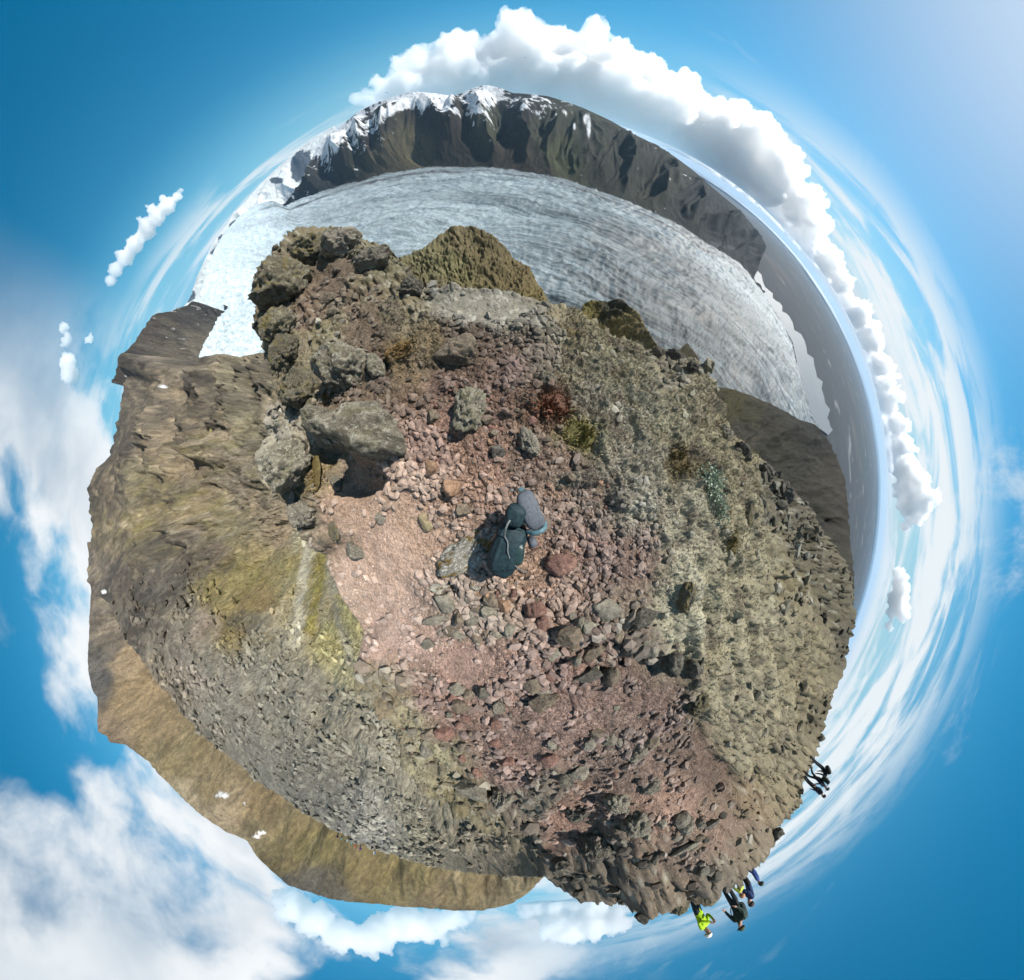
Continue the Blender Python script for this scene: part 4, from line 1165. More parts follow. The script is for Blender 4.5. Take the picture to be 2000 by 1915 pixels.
RM = {
    'grey': rock_mat('rock_grey', (156, 148, 132), (112, 104, 94), lamt=0.6),
    'pale': rock_mat('rock_pale', (176, 168, 150), (128, 120, 106), lamt=0.5),
    'lichen': rock_mat('rock_lichen', (158, 150, 132), (104, 98, 86), lamt=0.8, moss=(120, 116, 60), mamt=0.35, scale=2.8),
    'red': rock_mat('rock_red', (172, 126, 110), (126, 88, 80), lichen=(178, 150, 136), lamt=0.35),
    'tan': rock_mat('rock_tan', (206, 162, 124), (168, 122, 96), lichen=(200, 180, 150), lamt=0.25),
    'yellow': rock_mat('rock_yellow', (190, 172, 128), (160, 140, 104), lichen=(200, 190, 160), lamt=0.3),
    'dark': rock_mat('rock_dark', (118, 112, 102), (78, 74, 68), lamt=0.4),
    'brown': rock_mat('rock_brown', (156, 136, 114), (108, 94, 80), lamt=0.45),
    'mossy': rock_mat('rock_mossy', (132, 124, 100), (98, 92, 78), lamt=0.4, moss=(128, 114, 60), mamt=0.8),
    'white': rock_mat('rock_white_lichen', (190, 186, 176), (140, 134, 124), lichen=(222, 220, 214), lamt=0.9, moss=(136, 108, 44), mamt=0.95, scale=2.0),
}
SHAPES = {}


def shape(kind, i):
    key = (kind, i)
    if key not in SHAPES:
        if kind == 'big':
            V, F = rock_shape(100 + i, 4, 16, 0.85, 0.24, 0.10, 0.10)
        elif kind == 'craggy':
            V, F = rock_shape(200 + i, 5, 18, 0.9, 0.36, 0.20, 0.17)
        elif kind == 'slab':
            V, F = rock_shape(300 + i, 4, 12, 0.35, 0.08, 0.0, 0.0)
        elif kind == 'med':
            V, F = rock_shape(400 + i, 4, 13, 0.8, 0.10, 0.0, 0.0)
        else:
            V, F = rock_shape(500 + i, 2, 11, 0.75, 0.07, 0.0, 0.0)
        SHAPES[key] = mesh_np('rock_shape', V, F, smooth=kind in ('big', 'craggy'))
        SHAPES[key].materials.append(None)
    return SHAPES[key]


def rock_at(px, py, w, h, rot, shp, mat, label, name='boulder', up=0.8, lift=0.25, group=None, cat='rock', tilt=(0, 0), dist=None):
    """w, h: extent in photo pixels across and along (before turning by rot degrees); the rock rests on the ground seen at that pixel"""
    ang = pixang(px, py)
    x, y, z, rho = ground_hit(px, py)
    for _ in range(3):
        d = math.sqrt(rho**2 + (CAM_H - z)**2)
        rad = 0.5 * min(w, h) * ang * d
        x, y, z, rho = ground_hit(px, py, lift * rad * up)
    if dist:
        a, t = pix(px, py)
        rho = dist
        x, y = rho * math.cos(a), rho * math.sin(a)
        z = float(ground_z(x, y)[0])
    d = math.sqrt(rho**2 + (CAM_H - z)**2)
    sx, sy = 0.5 * w * ang * d, 0.5 * h * ang * d
    o = link(name, shape(*shp), None, label=label, cat=cat, group=group, loc=(x, y, z + lift * min(sx, sy) * up),
             rot=(math.radians(tilt[0]), math.radians(tilt[1]), math.radians(rot)), scale=(sx, sy, min(sx, sy) * up * 1.4))
    o.material_slots[0].link = 'OBJECT'
    o.material_slots[0].material = RM[mat]
    return o


BOULDERS = [
    # px, py, w, h, rot, shape, material, label, up
    (728, 842, 150, 150, -25, ('big', 0), 'lichen', 'largest rounded lichen-spotted grey boulder, casting the big black shadow', 1.45),
    (636, 828, 78, 92, 15, ('big', 1), 'lichen', 'lichen-grey boulder touching the largest boulder on its outer side', 1.3),
    (566, 905, 118, 118, 35, ('craggy', 0), 'lichen', 'pale knobbly lichen outcrop block jutting over the gully edge', 0.8),
    (594, 1002, 88, 66, -20, ('craggy', 1), 'grey', 'dark grey jagged rock below the pale knobbly outcrop block', 0.7),
    (658, 948, 40, 40, 0, ('med', 0), 'grey', 'small speckled rock at the tip of the big black shadow', 0.8),
    (668, 720, 116, 150, 10, ('craggy', 2), 'lichen', 'craggy tall lava knob with deep dark clefts', 1.1),
    (732, 716, 40, 70, 30, ('big', 2), 'lichen', 'narrow upright slab leaning beside the craggy lava knob', 1.2),
    (590, 766, 104, 120, 30, ('craggy', 3), 'mossy', 'moss-topped crag at the cliff edge above the shaded drop', 0.9),
    (560, 690, 70, 90, 0, ('craggy', 1), 'mossy', 'moss-topped crag on the outer cliff edge nearest the ice', 0.8),
    (612, 790, 44, 36, 0, ('craggy', 2), 'mossy', 'ochre-mossed ledge rock wedged between the crag and two boulders', 0.6),
    (918, 798, 72, 110, -12, ('craggy', 0), 'lichen', 'tall lichen-white stone standing in the red gravel', 0.9),
    (846, 816, 26, 42, 10, ('med', 1), 'brown', 'thin upright brown stone near the tall lichen-white stone', 1.2),
    (950, 818, 24, 30, 0, ('med', 2), 'brown', 'small brown stone leaning on the tall lichen-white stone', 0.9),
    (1036, 866, 48, 74, 25, ('craggy', 3), 'grey', 'grey jagged stone below the rust-coloured tuft', 0.8),
    (972, 880, 42, 32, 10, ('med', 3), 'dark', 'blue-black stone between the two grey standing stones', 0.9),
    (1070, 742, 44, 58, 20, ('craggy', 2), 'lichen', 'dark lichen stone above the rust-coloured tuft', 0.8),
    (900, 690, 118, 82, -8, ('big', 3), 'brown', 'broad dark-faced boulder in front of the bare grey slab', 0.9),
    (885, 952, 46, 50, 30, ('med', 4), 'tan', 'orange-tan angular stone, largest of the loose gravel stones', 0.8),
    (843, 913, 32, 32, 0, ('med', 5), 'tan', 'pale tan stone with a round black shadow', 0.9),
    (830, 1025, 38, 46, 15, ('med', 0), 'yellow', 'smooth yellowish stone lying alone on bare soil', 0.6),
    (904, 998, 32, 42, -20, ('med', 2), 'brown', 'grey-brown stone beside the top of the white lichen slab', 0.9),
    (743, 1012, 30, 28, 30, ('med', 3), 'pale', 'small flat grey stone on bare soil', 0.5),
    (695, 1076, 52, 40, -15, ('med', 1), 'grey', 'dark grey stone at the soil edge above the gully', 0.7),
    (655, 1040, 40, 50, 20, ('craggy', 3), 'mossy', 'mossy rock step at the soil edge above the gully', 0.5),
    (908, 1088, 190, 92, 36, ('craggy', 4), 'white', 'long white-lichened rock slab with ochre moss beside the backpack', 0.42),
    (858, 1142, 60, 40, 20, ('craggy', 1), 'white', 'low white-lichened ledge with a black hollow under it', 0.9),
    (1100, 1106, 72, 62, -15, ('big', 4), 'red', 'maroon-red rounded boulder next to the backpack', 0.8),
    (1048, 1068, 30, 20, 20, ('med', 4), 'red', 'small pink stone tucked against the backpack', 0.7),
    (1042, 1188, 52, 48, 0, ('big', 2), 'red', 'upper of two pinkish rounded boulders below the backpack', 0.9),
    (1062, 1218, 46, 44, 20, ('big', 3), 'red', 'lower of two pinkish rounded boulders below the backpack', 0.9),
    (873, 1178, 46, 44, 15, ('med', 5), 'pale', 'pale grey block under the white-lichened ledge', 0.9),
    (850, 1212, 70, 34, 10, ('slab', 1), 'pale', 'flat pale slab in the row of grey blocks', 0.9),
    (925, 1150, 30, 24, 0, ('med', 0), 'white', 'small whitish stone at the foot of the long lichen slab', 0.8),
    (955, 1194, 42, 36, 20, ('med', 3), 'pale', 'grey block in the middle of the row of grey blocks', 0.9),
    (986, 1182, 30, 34, 10, ('med', 1), 'tan', 'cream angular stone standing before the pinkish boulders', 0.9),
    (900, 1240, 40, 30, -20, ('med', 4), 'grey', 'grey stone on the pink soil below the row of blocks', 0.8),
    (838, 1256, 30, 36, 0, ('med', 2), 'grey', 'lone grey stone with a moss spot on the pink soil', 0.9),
    (1184, 1188, 58, 52, 20, ('med', 5), 'pale', 'bright pale-grey angular block above the dark slab', 0.9),
    (1252, 1212, 96, 44, 35, ('med', 0), 'dark', 'long dark tilted slab with a sunlit top edge', 1.0),
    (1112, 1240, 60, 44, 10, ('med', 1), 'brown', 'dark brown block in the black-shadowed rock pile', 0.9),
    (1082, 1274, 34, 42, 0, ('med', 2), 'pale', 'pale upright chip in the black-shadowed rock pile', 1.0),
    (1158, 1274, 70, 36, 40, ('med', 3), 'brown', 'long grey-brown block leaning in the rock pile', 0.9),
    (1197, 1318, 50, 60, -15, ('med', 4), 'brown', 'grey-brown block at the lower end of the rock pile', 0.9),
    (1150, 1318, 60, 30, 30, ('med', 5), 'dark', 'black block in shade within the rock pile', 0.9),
    (1312, 1290, 62, 70, 0, ('big', 0), 'dark', 'round dark boulder against the mossy slope', 1.0),
    (1358, 1306, 44, 70, 20, ('big', 1), 'dark', 'dark boulder behind the round one against the mossy slope', 0.8),
    (1265, 1262, 54, 46, 0, ('med', 1), 'grey', 'speckled grey block between dark slab and round boulder', 0.9),
    (1062, 1364, 64, 56, 25, ('med', 2), 'brown', 'large grey-brown angular block alone in pink gravel', 0.9),
    (975, 1378, 40, 48, 0, ('med', 3), 'grey', 'grey block left of the large angular block in pink gravel', 0.9),
    (950, 1350, 34, 40, 10, ('med', 4), 'dark', 'dark block just above the smaller grey block in pink gravel', 0.9),
    (924, 1540, 74, 52, 10, ('med', 5), 'grey', 'broad grey block on the ridge edge with black shadow above', 1.0),
    (982, 1556, 58, 56, 0, ('craggy', 1), 'grey', 'craggy grey block next to the broad ridge-edge block', 0.9),
    (1104, 1522, 46, 46, 20, ('med', 0), 'dark', 'dark grey wedge stone in lower gravel', 0.9),
    (1132, 1506, 48, 34, -10, ('med', 1), 'grey', 'light grey stone behind the dark wedge stone', 0.9),
    (1244, 1472, 54, 40, 20, ('craggy', 2), 'grey', 'pale speckled stone alone on the lower mossy gravel', 0.8),
    (1270, 1535, 60, 50, 20, ('craggy', 3), 'grey', 'dark speckled block in the lower gravel', 0.8),
    (1206, 1564, 64, 52, 0, ('craggy', 0), 'grey', 'knobbly grey block above the dark outcrop', 0.9),
    (1130, 1585, 70, 44, 15, ('craggy', 1), 'dark', 'dark low block left of the knobbly grey block', 0.8),
    (1335, 1662, 90, 44, 42, ('slab', 2), 'pale', 'long pale slab lying on the upper rocks below the sitting hikers', 1.0),
    (1168, 1650, 84, 78, 0, ('craggy', 2), 'dark', 'biggest dark craggy outcrop block on the lower slope', 1.0),
    (1245, 1610, 70, 56, 20, ('craggy', 0), 'grey', 'grey craggy block right of the biggest dark outcrop', 0.9),
    (1102, 1690, 70, 54, 0, ('craggy', 3), 'dark', 'dark craggy block at the notch with the hill behind', 0.9),
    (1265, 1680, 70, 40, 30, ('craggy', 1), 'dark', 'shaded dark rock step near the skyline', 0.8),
    (556, 556, 120, 150, 10, ('craggy', 0), 'mossy', 'dark-sided crag on the outcrop edge facing the ice, upper one', 0.9),
    (542, 640, 90, 130, 0, ('craggy', 2), 'mossy', 'dark-sided crag on the outcrop edge facing the ice, lower one', 0.9),
    (606, 496, 120, 92, -20, ('craggy', 3), 'mossy', 'jagged crag at the top left corner of the outcrop', 0.9),
    (668, 480, 110, 74, 5, ('craggy', 1), 'grey', 'jagged crag along the outcrop top next to the corner crag', 0.9),
    (726, 514, 90, 66, 20, ('craggy', 4), 'grey', 'dark crag where the outcrop dips towards the green knoll', 0.9),
    (640, 590, 80, 60, -15, ('craggy', 2), 'brown', 'reddish brown rock hump in the middle of the outcrop', 0.5),
    (806, 566, 50, 58, 0, ('craggy', 0), 'dark', 'black-clefted rock beside the left end of the bare slab', 0.9),
    (1322, 702, 72, 34, -20, ('craggy', 1), 'dark', 'dark broken ledge at the brink above the glacier', 0.8),
    (1352, 722, 40, 34, 10, ('craggy', 3), 'dark', 'small dark rock at the end of the brink ledge', 0.9),
    (1286, 690, 44, 30, 0, ('craggy', 4), 'grey', 'grey rock at the start of the brink ledge', 0.8),
    (1412, 846, 44, 40, 30, ('craggy', 0), 'grey', 'grey rock on the moss edge above the willow shrub', 0.7),
    (1452, 884, 60, 40, -35, ('craggy', 2), 'dark', 'dark broken rock outermost of the row right of the willow', 0.8),
    (1494, 926, 60, 44, -40, ('craggy', 3), 'dark', 'dark broken rock in the middle of the row right of the willow', 0.8),
    (1532, 968, 54, 46, -45, ('craggy', 1), 'dark', 'dark broken rock at the lower end of the row right of the willow', 0.8),
    (1338, 1168, 44, 96, 5, ('craggy', 4), 'mossy', 'long moss-covered hump at the border of gravel and moss', 0.8),
    (1362, 1372, 62, 56, 20, ('craggy', 0), 'mossy', 'rounded mossy hump below the round dark boulder', 0.7),
    (1462, 1010, 60, 40, 60, ('craggy', 2), 'mossy', 'mossy hump on the slope just below the willow row', 0.5),
]
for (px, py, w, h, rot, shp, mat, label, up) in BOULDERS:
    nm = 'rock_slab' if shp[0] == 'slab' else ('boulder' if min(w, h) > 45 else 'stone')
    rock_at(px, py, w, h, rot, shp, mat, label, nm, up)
SKYROCKS = [
    (1246, 1764, 30, 34, ('med', 1), 'dark', 'square dark rock at the left end of the skyline', 10.2),
    (1322, 1762, 46, 46, ('big', 4), 'mossy', 'rounded mossy boulder on the skyline left of the lime-jacket hiker', 10.6),
    (1385, 1748, 58, 36, ('big', 1), 'mossy', 'broad boulder on the skyline in front of the lime-jacket hiker', 10.4),
    (1420, 1728, 40, 34, ('big', 2), 'dark', 'dark boulder on the skyline in front of the crouching hiker', 11.0),
    (1508, 1625, 30, 62, ('big', 3), 'dark', 'dark rounded boulder bulging from the skyline below the moss slope', 16.5),
    (1556, 1537, 16, 14, ('med', 3), 'brown', 'small rock on the skyline just below the standing hikers', 22.0),
    (1600, 1436, 26, 20, ('med', 4), 'dark', 'dark rock on the skyline just above the standing hikers', 29.0),
    (1215, 1740, 40, 30, ('craggy', 2), 'dark', 'dark rock on the lower skyline beside the square one', 11.0),
]
for (px, py, w, h, shp, mat, label, dist) in SKYROCKS:
    a, t = pix(px, py)
    rock_at(px, py, w, h, -math.degrees(a) + 90, shp, mat, label, 'boulder', 0.95, 0.35, dist=dist)

# loose stones one can pick out in the gravel, in patches
rs = random.Random(5)
PATCH = [
    ('small reddish stone lying loose in the gravel around the backpack', 'loose stones round the backpack', [(930, 920, 110, 60), (1000, 860, 70, 60), (1120, 1020, 80, 90), (1000, 1160, 60, 20)], ['red', 'red', 'tan', 'brown'], 70, (8, 26)),
    ('small dark stone lying in the shaded red scree above the tall lichen stone', 'loose stones above the tall lichen stone', [(1000, 760, 80, 70), (880, 770, 60, 40)], ['red', 'brown', 'grey'], 34, (8, 18)),
    ('small grey stone strewn among the blocks of the black-shadowed rock pile', 'loose stones round the rock pile', [(1150, 1260, 130, 80), (950, 1220, 90, 40)], ['grey', 'pale', 'pale', 'brown'], 60, (10, 46)),
    ('small stone strewn over the pink gravel of the lower slope', 'loose stones on the lower pink gravel', [(1000, 1400, 140, 110), (1200, 1450, 140, 90), (900, 1420, 90, 90)], ['red', 'grey', 'grey', 'brown'], 76, (9, 48)),
    ('rough stone in the rubble just under the lower skyline', 'rubble stones under the lower skyline', [(1200, 1640, 130, 60), (1380, 1640, 90, 60)], ['dark', 'grey', 'pale', 'brown'], 50, (10, 50)),
]
for label, grp, areas, mats, n, (s0, s1) in PATCH:
    for q in range(n):
        ax, ay, rx, ry = rs.choice(areas)
        px, py = rs.gauss(ax, rx * 0.55), rs.gauss(ay, ry * 0.55)
        s = s0 + (s1 - s0) * rs.random()**2.2
        rock_at(px, py, s, s * rs.uniform(0.65, 1.1), rs.uniform(0, 360), ('small', rs.randrange(9)), rs.choice(mats), label, 'stone', rs.uniform(0.7, 1.0), 0.2, grp)


def build_gravel():
    r = np.random.default_rng(11)
    n = 25000
    V0, F0 = ICO[1]
    variants = []
    for i in range(14):
        v, _ = rock_shape(700 + i, 1, 9, 0.7, 0.05)
        variants.append(v)
    rings = np.arange(4, NR - 2)
    wr = np.repeat(np.tan(np.arctan(_rr[rings, :].mean(1) / CAM_H) / 2)[:, None], NA, 1)
    K = GK.reshape(NR + ND, NA, 4)[rings]
    gx, gy = GV.reshape(NR + ND, NA, 3)[rings][..., 0].ravel(), GV.reshape(NR + ND, NA, 3)[rings][..., 1].ravel()
    clump = sstep(-0.12, 0.30, fbm2(gx, gy, 0.9, 5, 0.65, off=44.0)).reshape(wr.shape)
    w = wr * (0.10 * K[..., 0]**1.5 + 1.0 * K[..., 1] + 0.08 * K[..., 2] + 0.5 * K[..., 3]) * (0.05 + clump)
    w = w.ravel() / w.sum()
    pick = r.choice(len(w), n, p=w)
    gi = rings[pick // NA] * NA + pick % NA
    P = GV[gi] + 0
    rho = np.hypot(P[:, 0], P[:, 1])
    d = np.sqrt(rho**2 + (CAM_H - P[:, 2])**2)
    px, py = unpix(P)
    ang = 2 / R90 / (1 + (np.hypot(px - CX, py - CY) / R90)**2)
    big = 2.0 + 20.0 * r.random(n)**7.0
    big = big * np.where(K.reshape(-1, 4)[pick, 3] > 0.5, 1.4, 1.0) * np.where(py > 1180, 1.25, 1.0)
    s = 0.5 * big * ang * d
    s = np.minimum(s, 0.22)
    P[:, :2] += r.normal(size=(n, 2)) * (rho * 0.004)[:, None]
    cols = GC[gi] * r.uniform(0.55, 1.15, n)[:, None]
    cols = cols * (1 - 0.25) + 0.25 * cols.mean(1, keepdims=True)
    VV, FF, CC = [], [], []
    a = r.uniform(0, 2 * np.pi, n)
    el = r.uniform(0.7, 1.3, n)
    for i in range(14):
        idx = np.nonzero(np.arange(n) % 14 == i)[0]
        v = variants[i]
        ca, sa = np.cos(a[idx])[:, None], np.sin(a[idx])[:, None]
        x = v[None, :, 0] * el[idx][:, None]
        y = v[None, :, 1] / el[idx][:, None]
        q = np.stack([x * ca - y * sa, x * sa + y * ca, np.broadcast_to(v[None, :, 2], x.shape) + 0.25], -1) * s[idx][:, None, None] + P[idx][:, None, :]
        base = sum(len(k) for k in VV) + np.arange(len(idx))[:, None, None] * len(v)
        VV.append(q.reshape(-1, 3))
        FF.append((F0[None] + base).reshape(-1, 3))
        CC.append(np.repeat(cols[idx], len(v), 0))
    m = terrain_mat('gravel_stones', scales=(30, 120), var=0.22, bump=((90, 0.5, 0.01),))
    link('gravel', mesh_np('gravel', np.concatenate(VV), np.concatenate(FF), np.concatenate(CC), smooth=False), m, kind='stuff', label='loose gravel and rubble strewn over the crest', cat='gravel')


build_gravel()


def build_rubble():
    r = np.random.default_rng(15)
    n = 12000
    V, deg, nt = SIDE
    rows, cols_ = V.shape[:2]
    px, py = unpix(V.reshape(-1, 3))
    R = np.hypot(V[..., 0], V[..., 1]).ravel()
    w = (zone_mask(px, py, [(560, 1430, 330, 230), (800, 1600, 260, 120), (350, 1230, 170, 110)]) + 0.008) * sstep(700, 260, R) * (np.hypot(px - CX, py - CY) / R90)
    w = w * (np.repeat(np.arange(rows), cols_) < nt) * (0.08 + sstep(-0.1, 0.25, fbm2(px, py, 0.014, 4, 0.6, off=3.0)))
    pick = r.choice(len(w), n, p=w / w.sum())
    P = V.reshape(-1, 3)[pick] + 0
    d = np.linalg.norm(P - (0, 0, CAM_H), axis=1)
    ang = 2 / R90 / (1 + (np.hypot(px[pick] - CX, py[pick] - CY) / R90)**2)
    P[:, :2] += r.normal(size=(n, 2)) * (R[pick] * 0.003)[:, None]
    s = 0.5 * (2.6 + 20.0 * r.random(n)**6.0) * ang * d
    me = bpy.data.objects['mountainside'].data
    buf = np.empty(len(me.vertices) * 4, np.float32)
    me.attributes['Col'].data.foreach_get('color', buf)
    C = buf.reshape(-1, 4)[pick, :3] * r.uniform(0.6, 1.15, n)[:, None]
    F0 = ICO[1][1]
    v = np.stack([rock_shape(760 + i, 1, 9, 0.6, 0.05)[0] for i in range(16)])[np.arange(n) % 16]
    a, el = r.uniform(0, 2 * np.pi, n), r.uniform(0.6, 1.5, n)
    x, y = v[..., 0] * el[:, None], v[..., 1] / el[:, None]
    ca, sa = np.cos(a)[:, None], np.sin(a)[:, None]
    q = np.stack([x * ca - y * sa, x * sa + y * ca, v[..., 2] + 0.2], -1) * s[:, None, None] + P[:, None, :]
    F = (F0[None] + (np.arange(n) * v.shape[1])[:, None, None]).reshape(-1, 3)
    link('rubble', mesh_np('rubble', q.reshape(-1, 3), F, np.repeat(C, v.shape[1], 0), smooth=False), terrain_mat('rubble_blocks', scales=(0.5, 2), var=0.2, bump=((2, 0.4, 0.1),)), kind='stuff', label='grey angular rubble blocks covering the scree bowl', cat='rubble')


build_rubble()


def leaf_mat(name, c1, c2, rough=0.7):
    return simple_mat(name, tuple(alb(c1)), rough, 0.2, 30.0, col2=tuple(alb(c2)), spec=0.2)


def build_moss():
    """the woolly moss of the slope: short tangled blades"""
    r = np.random.default_rng(21)
    n = 70000
    K = GK.reshape(NR + ND, NA, 4)[4:NR - 1]
    wr = np.tan(np.arctan(_rr[4:NR - 1] / CAM_H) / 2)
    w = (wr * np.clip(K[..., 2] - 0.35, 0, 1)).ravel()
    pick = r.choice(len(w), n, p=w / w.sum())
    gi = pick + 4 * NA
    P = GV[gi].copy()
    rho = np.hypot(P[:, 0], P[:, 1])
    P[:, :2] += r.normal(size=(n, 2)) * (rho * 0.004)[:, None]
    d = np.sqrt(rho**2 + (CAM_H - P[:, 2])**2)
    px, py = unpix(P)
    ang = 2 / R90 / (1 + (np.hypot(px - CX, py - CY) / R90)**2)
    L = np.minimum(r.uniform(4, 9, n) * ang * d, 0.12)
    dirv = r.normal(size=(n, 3))
    dirv[:, 2] = np.abs(dirv[:, 2]) * 0.6 + 0.25
    dirv /= np.linalg.norm(dirv, axis=1)[:, None]
    side = np.cross(dirv, r.normal(size=(n, 3)))
    side /= np.linalg.norm(side, axis=1)[:, None]
    wd = (L * r.uniform(0.09, 0.16, n))[:, None]
    P[:, 2] -= 0.1 * L
    A, B, C = P - side * wd, P + side * wd, P + dirv * L[:, None]
    V = np.stack([A, B, C], 1).reshape(-1, 3)
    F = np.arange(3 * n).reshape(-1, 3)
    cols = np.repeat(GC[gi] * r.uniform(0.95, 1.4, n)[:, None], 3, 0)
    m = terrain_mat('woolly_moss', scales=(8,), var=0.2, bump=((60, 0.2, 0.01),))
    link('moss', mesh_np('moss', V, F, cols, smooth=False), m, kind='stuff', label='woolly grey-green moss covering the right slope', cat='moss')


build_moss()


def tuft(px, py, wpx, hpx, c1, c2, label, name, cat, n=700, rise=0.5, seed=0):
    r = np.random.default_rng(900 + seed)
    x, y, z, rho = ground_hit(px, py)
    d = math.sqrt(rho**2 + (CAM_H - z)**2)
    sx, sy = 0.5 * wpx * pixang(px, py) * d, 0.5 * hpx * pixang(px, py) * d
    u = r.normal(size=(n, 2)) * 0.45
    bx, by = u[:, 0] * sx, u[:, 1] * sy
    base = np.stack([bx, by, ground_z(bx + x, by + y) - z], 1)
    dirv = np.stack([u[:, 0] * 0.7, u[:, 1] * 0.7, np.full(n, 0.8)], 1) + r.normal(size=(n, 3)) * 0.35
    dirv /= np.linalg.norm(dirv, axis=1)[:, None]
    L = min(sx, sy) * rise * r.uniform(0.5, 1.1, n) * np.exp(-(u**2).sum(1) * 0.8)
    side = np.cross(dirv, r.normal(size=(n, 3)))
    side /= np.linalg.norm(side, axis=1)[:, None]
    wd = (min(sx, sy) * 0.05 * r.uniform(0.6, 1.3, n))[:, None]
    mid = base + dirv * (L * 0.6)[:, None]
    V = np.stack([base - side * wd, base + side * wd, mid + side * wd * 0.8, mid - side * wd * 0.8, base + dirv * L[:, None]], 1)
    F = []
    o = 5 * np.arange(n)[:, None]
    F = np.concatenate([o + [0, 1, 2], o + [0, 2, 3], o + [3, 2, 4]])
    root = link(name, None, label=label, cat=cat, loc=(x, y, z))
    link('blades', mesh_np('blades', V.reshape(-1, 3), F, smooth=False), leaf_mat(name + '_blades', c1, c2), parent=root, kind='stuff')
    D, Fi = ICO[3]
    dome = D * np.array([sx * 0.8, sy * 0.8, min(sx, sy) * rise * 0.5]) * (1 + 0.25 * fbm3(D + seed, 2.5, 3))[:, None]
    link('cushion', mesh_np('cushion', dome, Fi), leaf_mat(name + '_cushion', tuple(0.8 * q for q in c1), tuple(0.65 * q for q in c2)), parent=root)


tuft(1080, 793, 84, 76, (140, 88, 58), (104, 62, 44), 'rust-red tuft of dry heather in the gravel', 'heather_tuft', 'plant', 800, 0.55, 1)
tuft(1136, 848, 76, 66, (146, 134, 52), (112, 104, 40), 'yellow-green cushion plant below the rust-red tuft', 'cushion_plant', 'plant', 800, 0.4, 2)
tuft(1322, 898, 70, 56, (128, 108, 50), (92, 78, 38), 'olive-brown moss cushion beside the silvery willow shrub', 'moss_cushion', 'plant', 800, 0.45, 3)
tuft(784, 684, 96, 58, (150, 118, 54), (118, 92, 46), 'ochre moss patch left of the dark-faced boulder', 'moss_cushion', 'plant', 700, 0.3, 4)
tuft(618, 925, 40, 92, (140, 128, 56), (120, 84, 44), 'ochre and green moss strip between pale outcrop and shadow', 'moss_cushion', 'plant', 600, 0.4, 5)
tuft(1430, 1062, 66, 56, (128, 112, 48), (100, 88, 40), 'olive moss cushion on the slope below the willow shrub', 'moss_cushion', 'plant', 700, 0.4, 6)
tuft(1112, 652, 60, 30, (150, 128, 58), (118, 100, 46), 'golden moss strip beyond the bare grey slab', 'moss_cushion', 'plant', 500, 0.35, 7)
tuft(640, 778, 36, 36, (148, 112, 48), (112, 82, 38), 'small ochre moss clump in the cleft of the lava knob', 'moss_cushion', 'plant', 400, 0.4, 8)


def build_willow():
    r = np.random.default_rng(77)
    px, py = 1386, 955
    x, y, z, rho = ground_hit(px, py)
    d = math.sqrt(rho**2 + (CAM_H - z)**2)
    sc = pixang(px, py) * d
    root = link('willow_shrub', None, label='low willow shrub with small silvery green leaves on the mossy slope', cat='shrub', loc=(x, y, z))
    n = 1500
    t = r.random(n)
    cx = np.interp(t, [0, 0.4, 0.8, 1], [-14, 2, 14, 16]) + r.normal(size=n) * np.interp(t, [0, 0.4, 0.8, 1], [15, 16, 9, 6])
    cy = np.interp(t, [0, 0.4, 0.8, 1], [32, 10, -22, -52]) + r.normal(size=n) * 10
    bx, by = cx * sc, cy * sc
    gz = ground_z(bx + x, by + y) - z
    P = np.stack([bx, by, gz + r.uniform(0.01, 0.11, n)], 1)
    L = r.uniform(4.0, 7.5, n) * sc
    dv = r.normal(size=(n, 3))
    dv[:, 2] = np.abs(dv[:, 2]) * 0.5
    dv /= np.linalg.norm(dv, axis=1)[:, None]
    up = np.cross(dv, r.normal(size=(n, 3)))
    up /= np.linalg.norm(up, axis=1)[:, None]
    W = (L * 0.26)[:, None]
    M = P + dv * (L * 0.5)[:, None]
    V = np.stack([P, M + up * W, P + dv * L[:, None], M - up * W], 1).reshape(-1, 3)
    F = np.arange(4 * n).reshape(-1, 4)
    link('foliage', mesh_np('foliage', V, F, smooth=False), leaf_mat('willow_leaf', (176, 190, 170), (92, 122, 84), 0.45), parent=root, kind='stuff')
    SV, SF = [], []
    for q in range(26):
        i = r.integers(n)
        a = np.array([r.normal() * 8 * sc, r.normal() * 14 * sc, 0.0])
        a[2] = float(ground_z(a[0] + x, a[1] + y)[0]) - z - 0.02
        b = P[i] + 0
        for k in range(3):
            off = np.array([math.cos(k * 2.1), math.sin(k * 2.1), 0]) * 0.005
            SV += [a + off, b + off * 0.5]
        o = 6 * q
        SF += [(o, o + 2, o + 3, o + 1), (o + 2, o + 4, o + 5, o + 3), (o + 4, o, o + 1, o + 5)]
    link('stem', mesh_np('stem', SV, SF), leaf_mat('willow_stem', (96, 78, 58), (70, 56, 44)), parent=root)


build_willow()

# ------------------------------------------------------------------ the backpack by the camera
def superell(dims, e=0.5, sub=4, wob=0.0, seed=0):
    D, F = ICO[sub]
    V = np.sign(D) * np.abs(D)**e
    V = V / np.abs(V).max() * np.array(dims)
    if wob:
        V = V * (1 + wob * fbm3(D + seed * 3.1, 2.2, 3))[:, None]
    return V, F


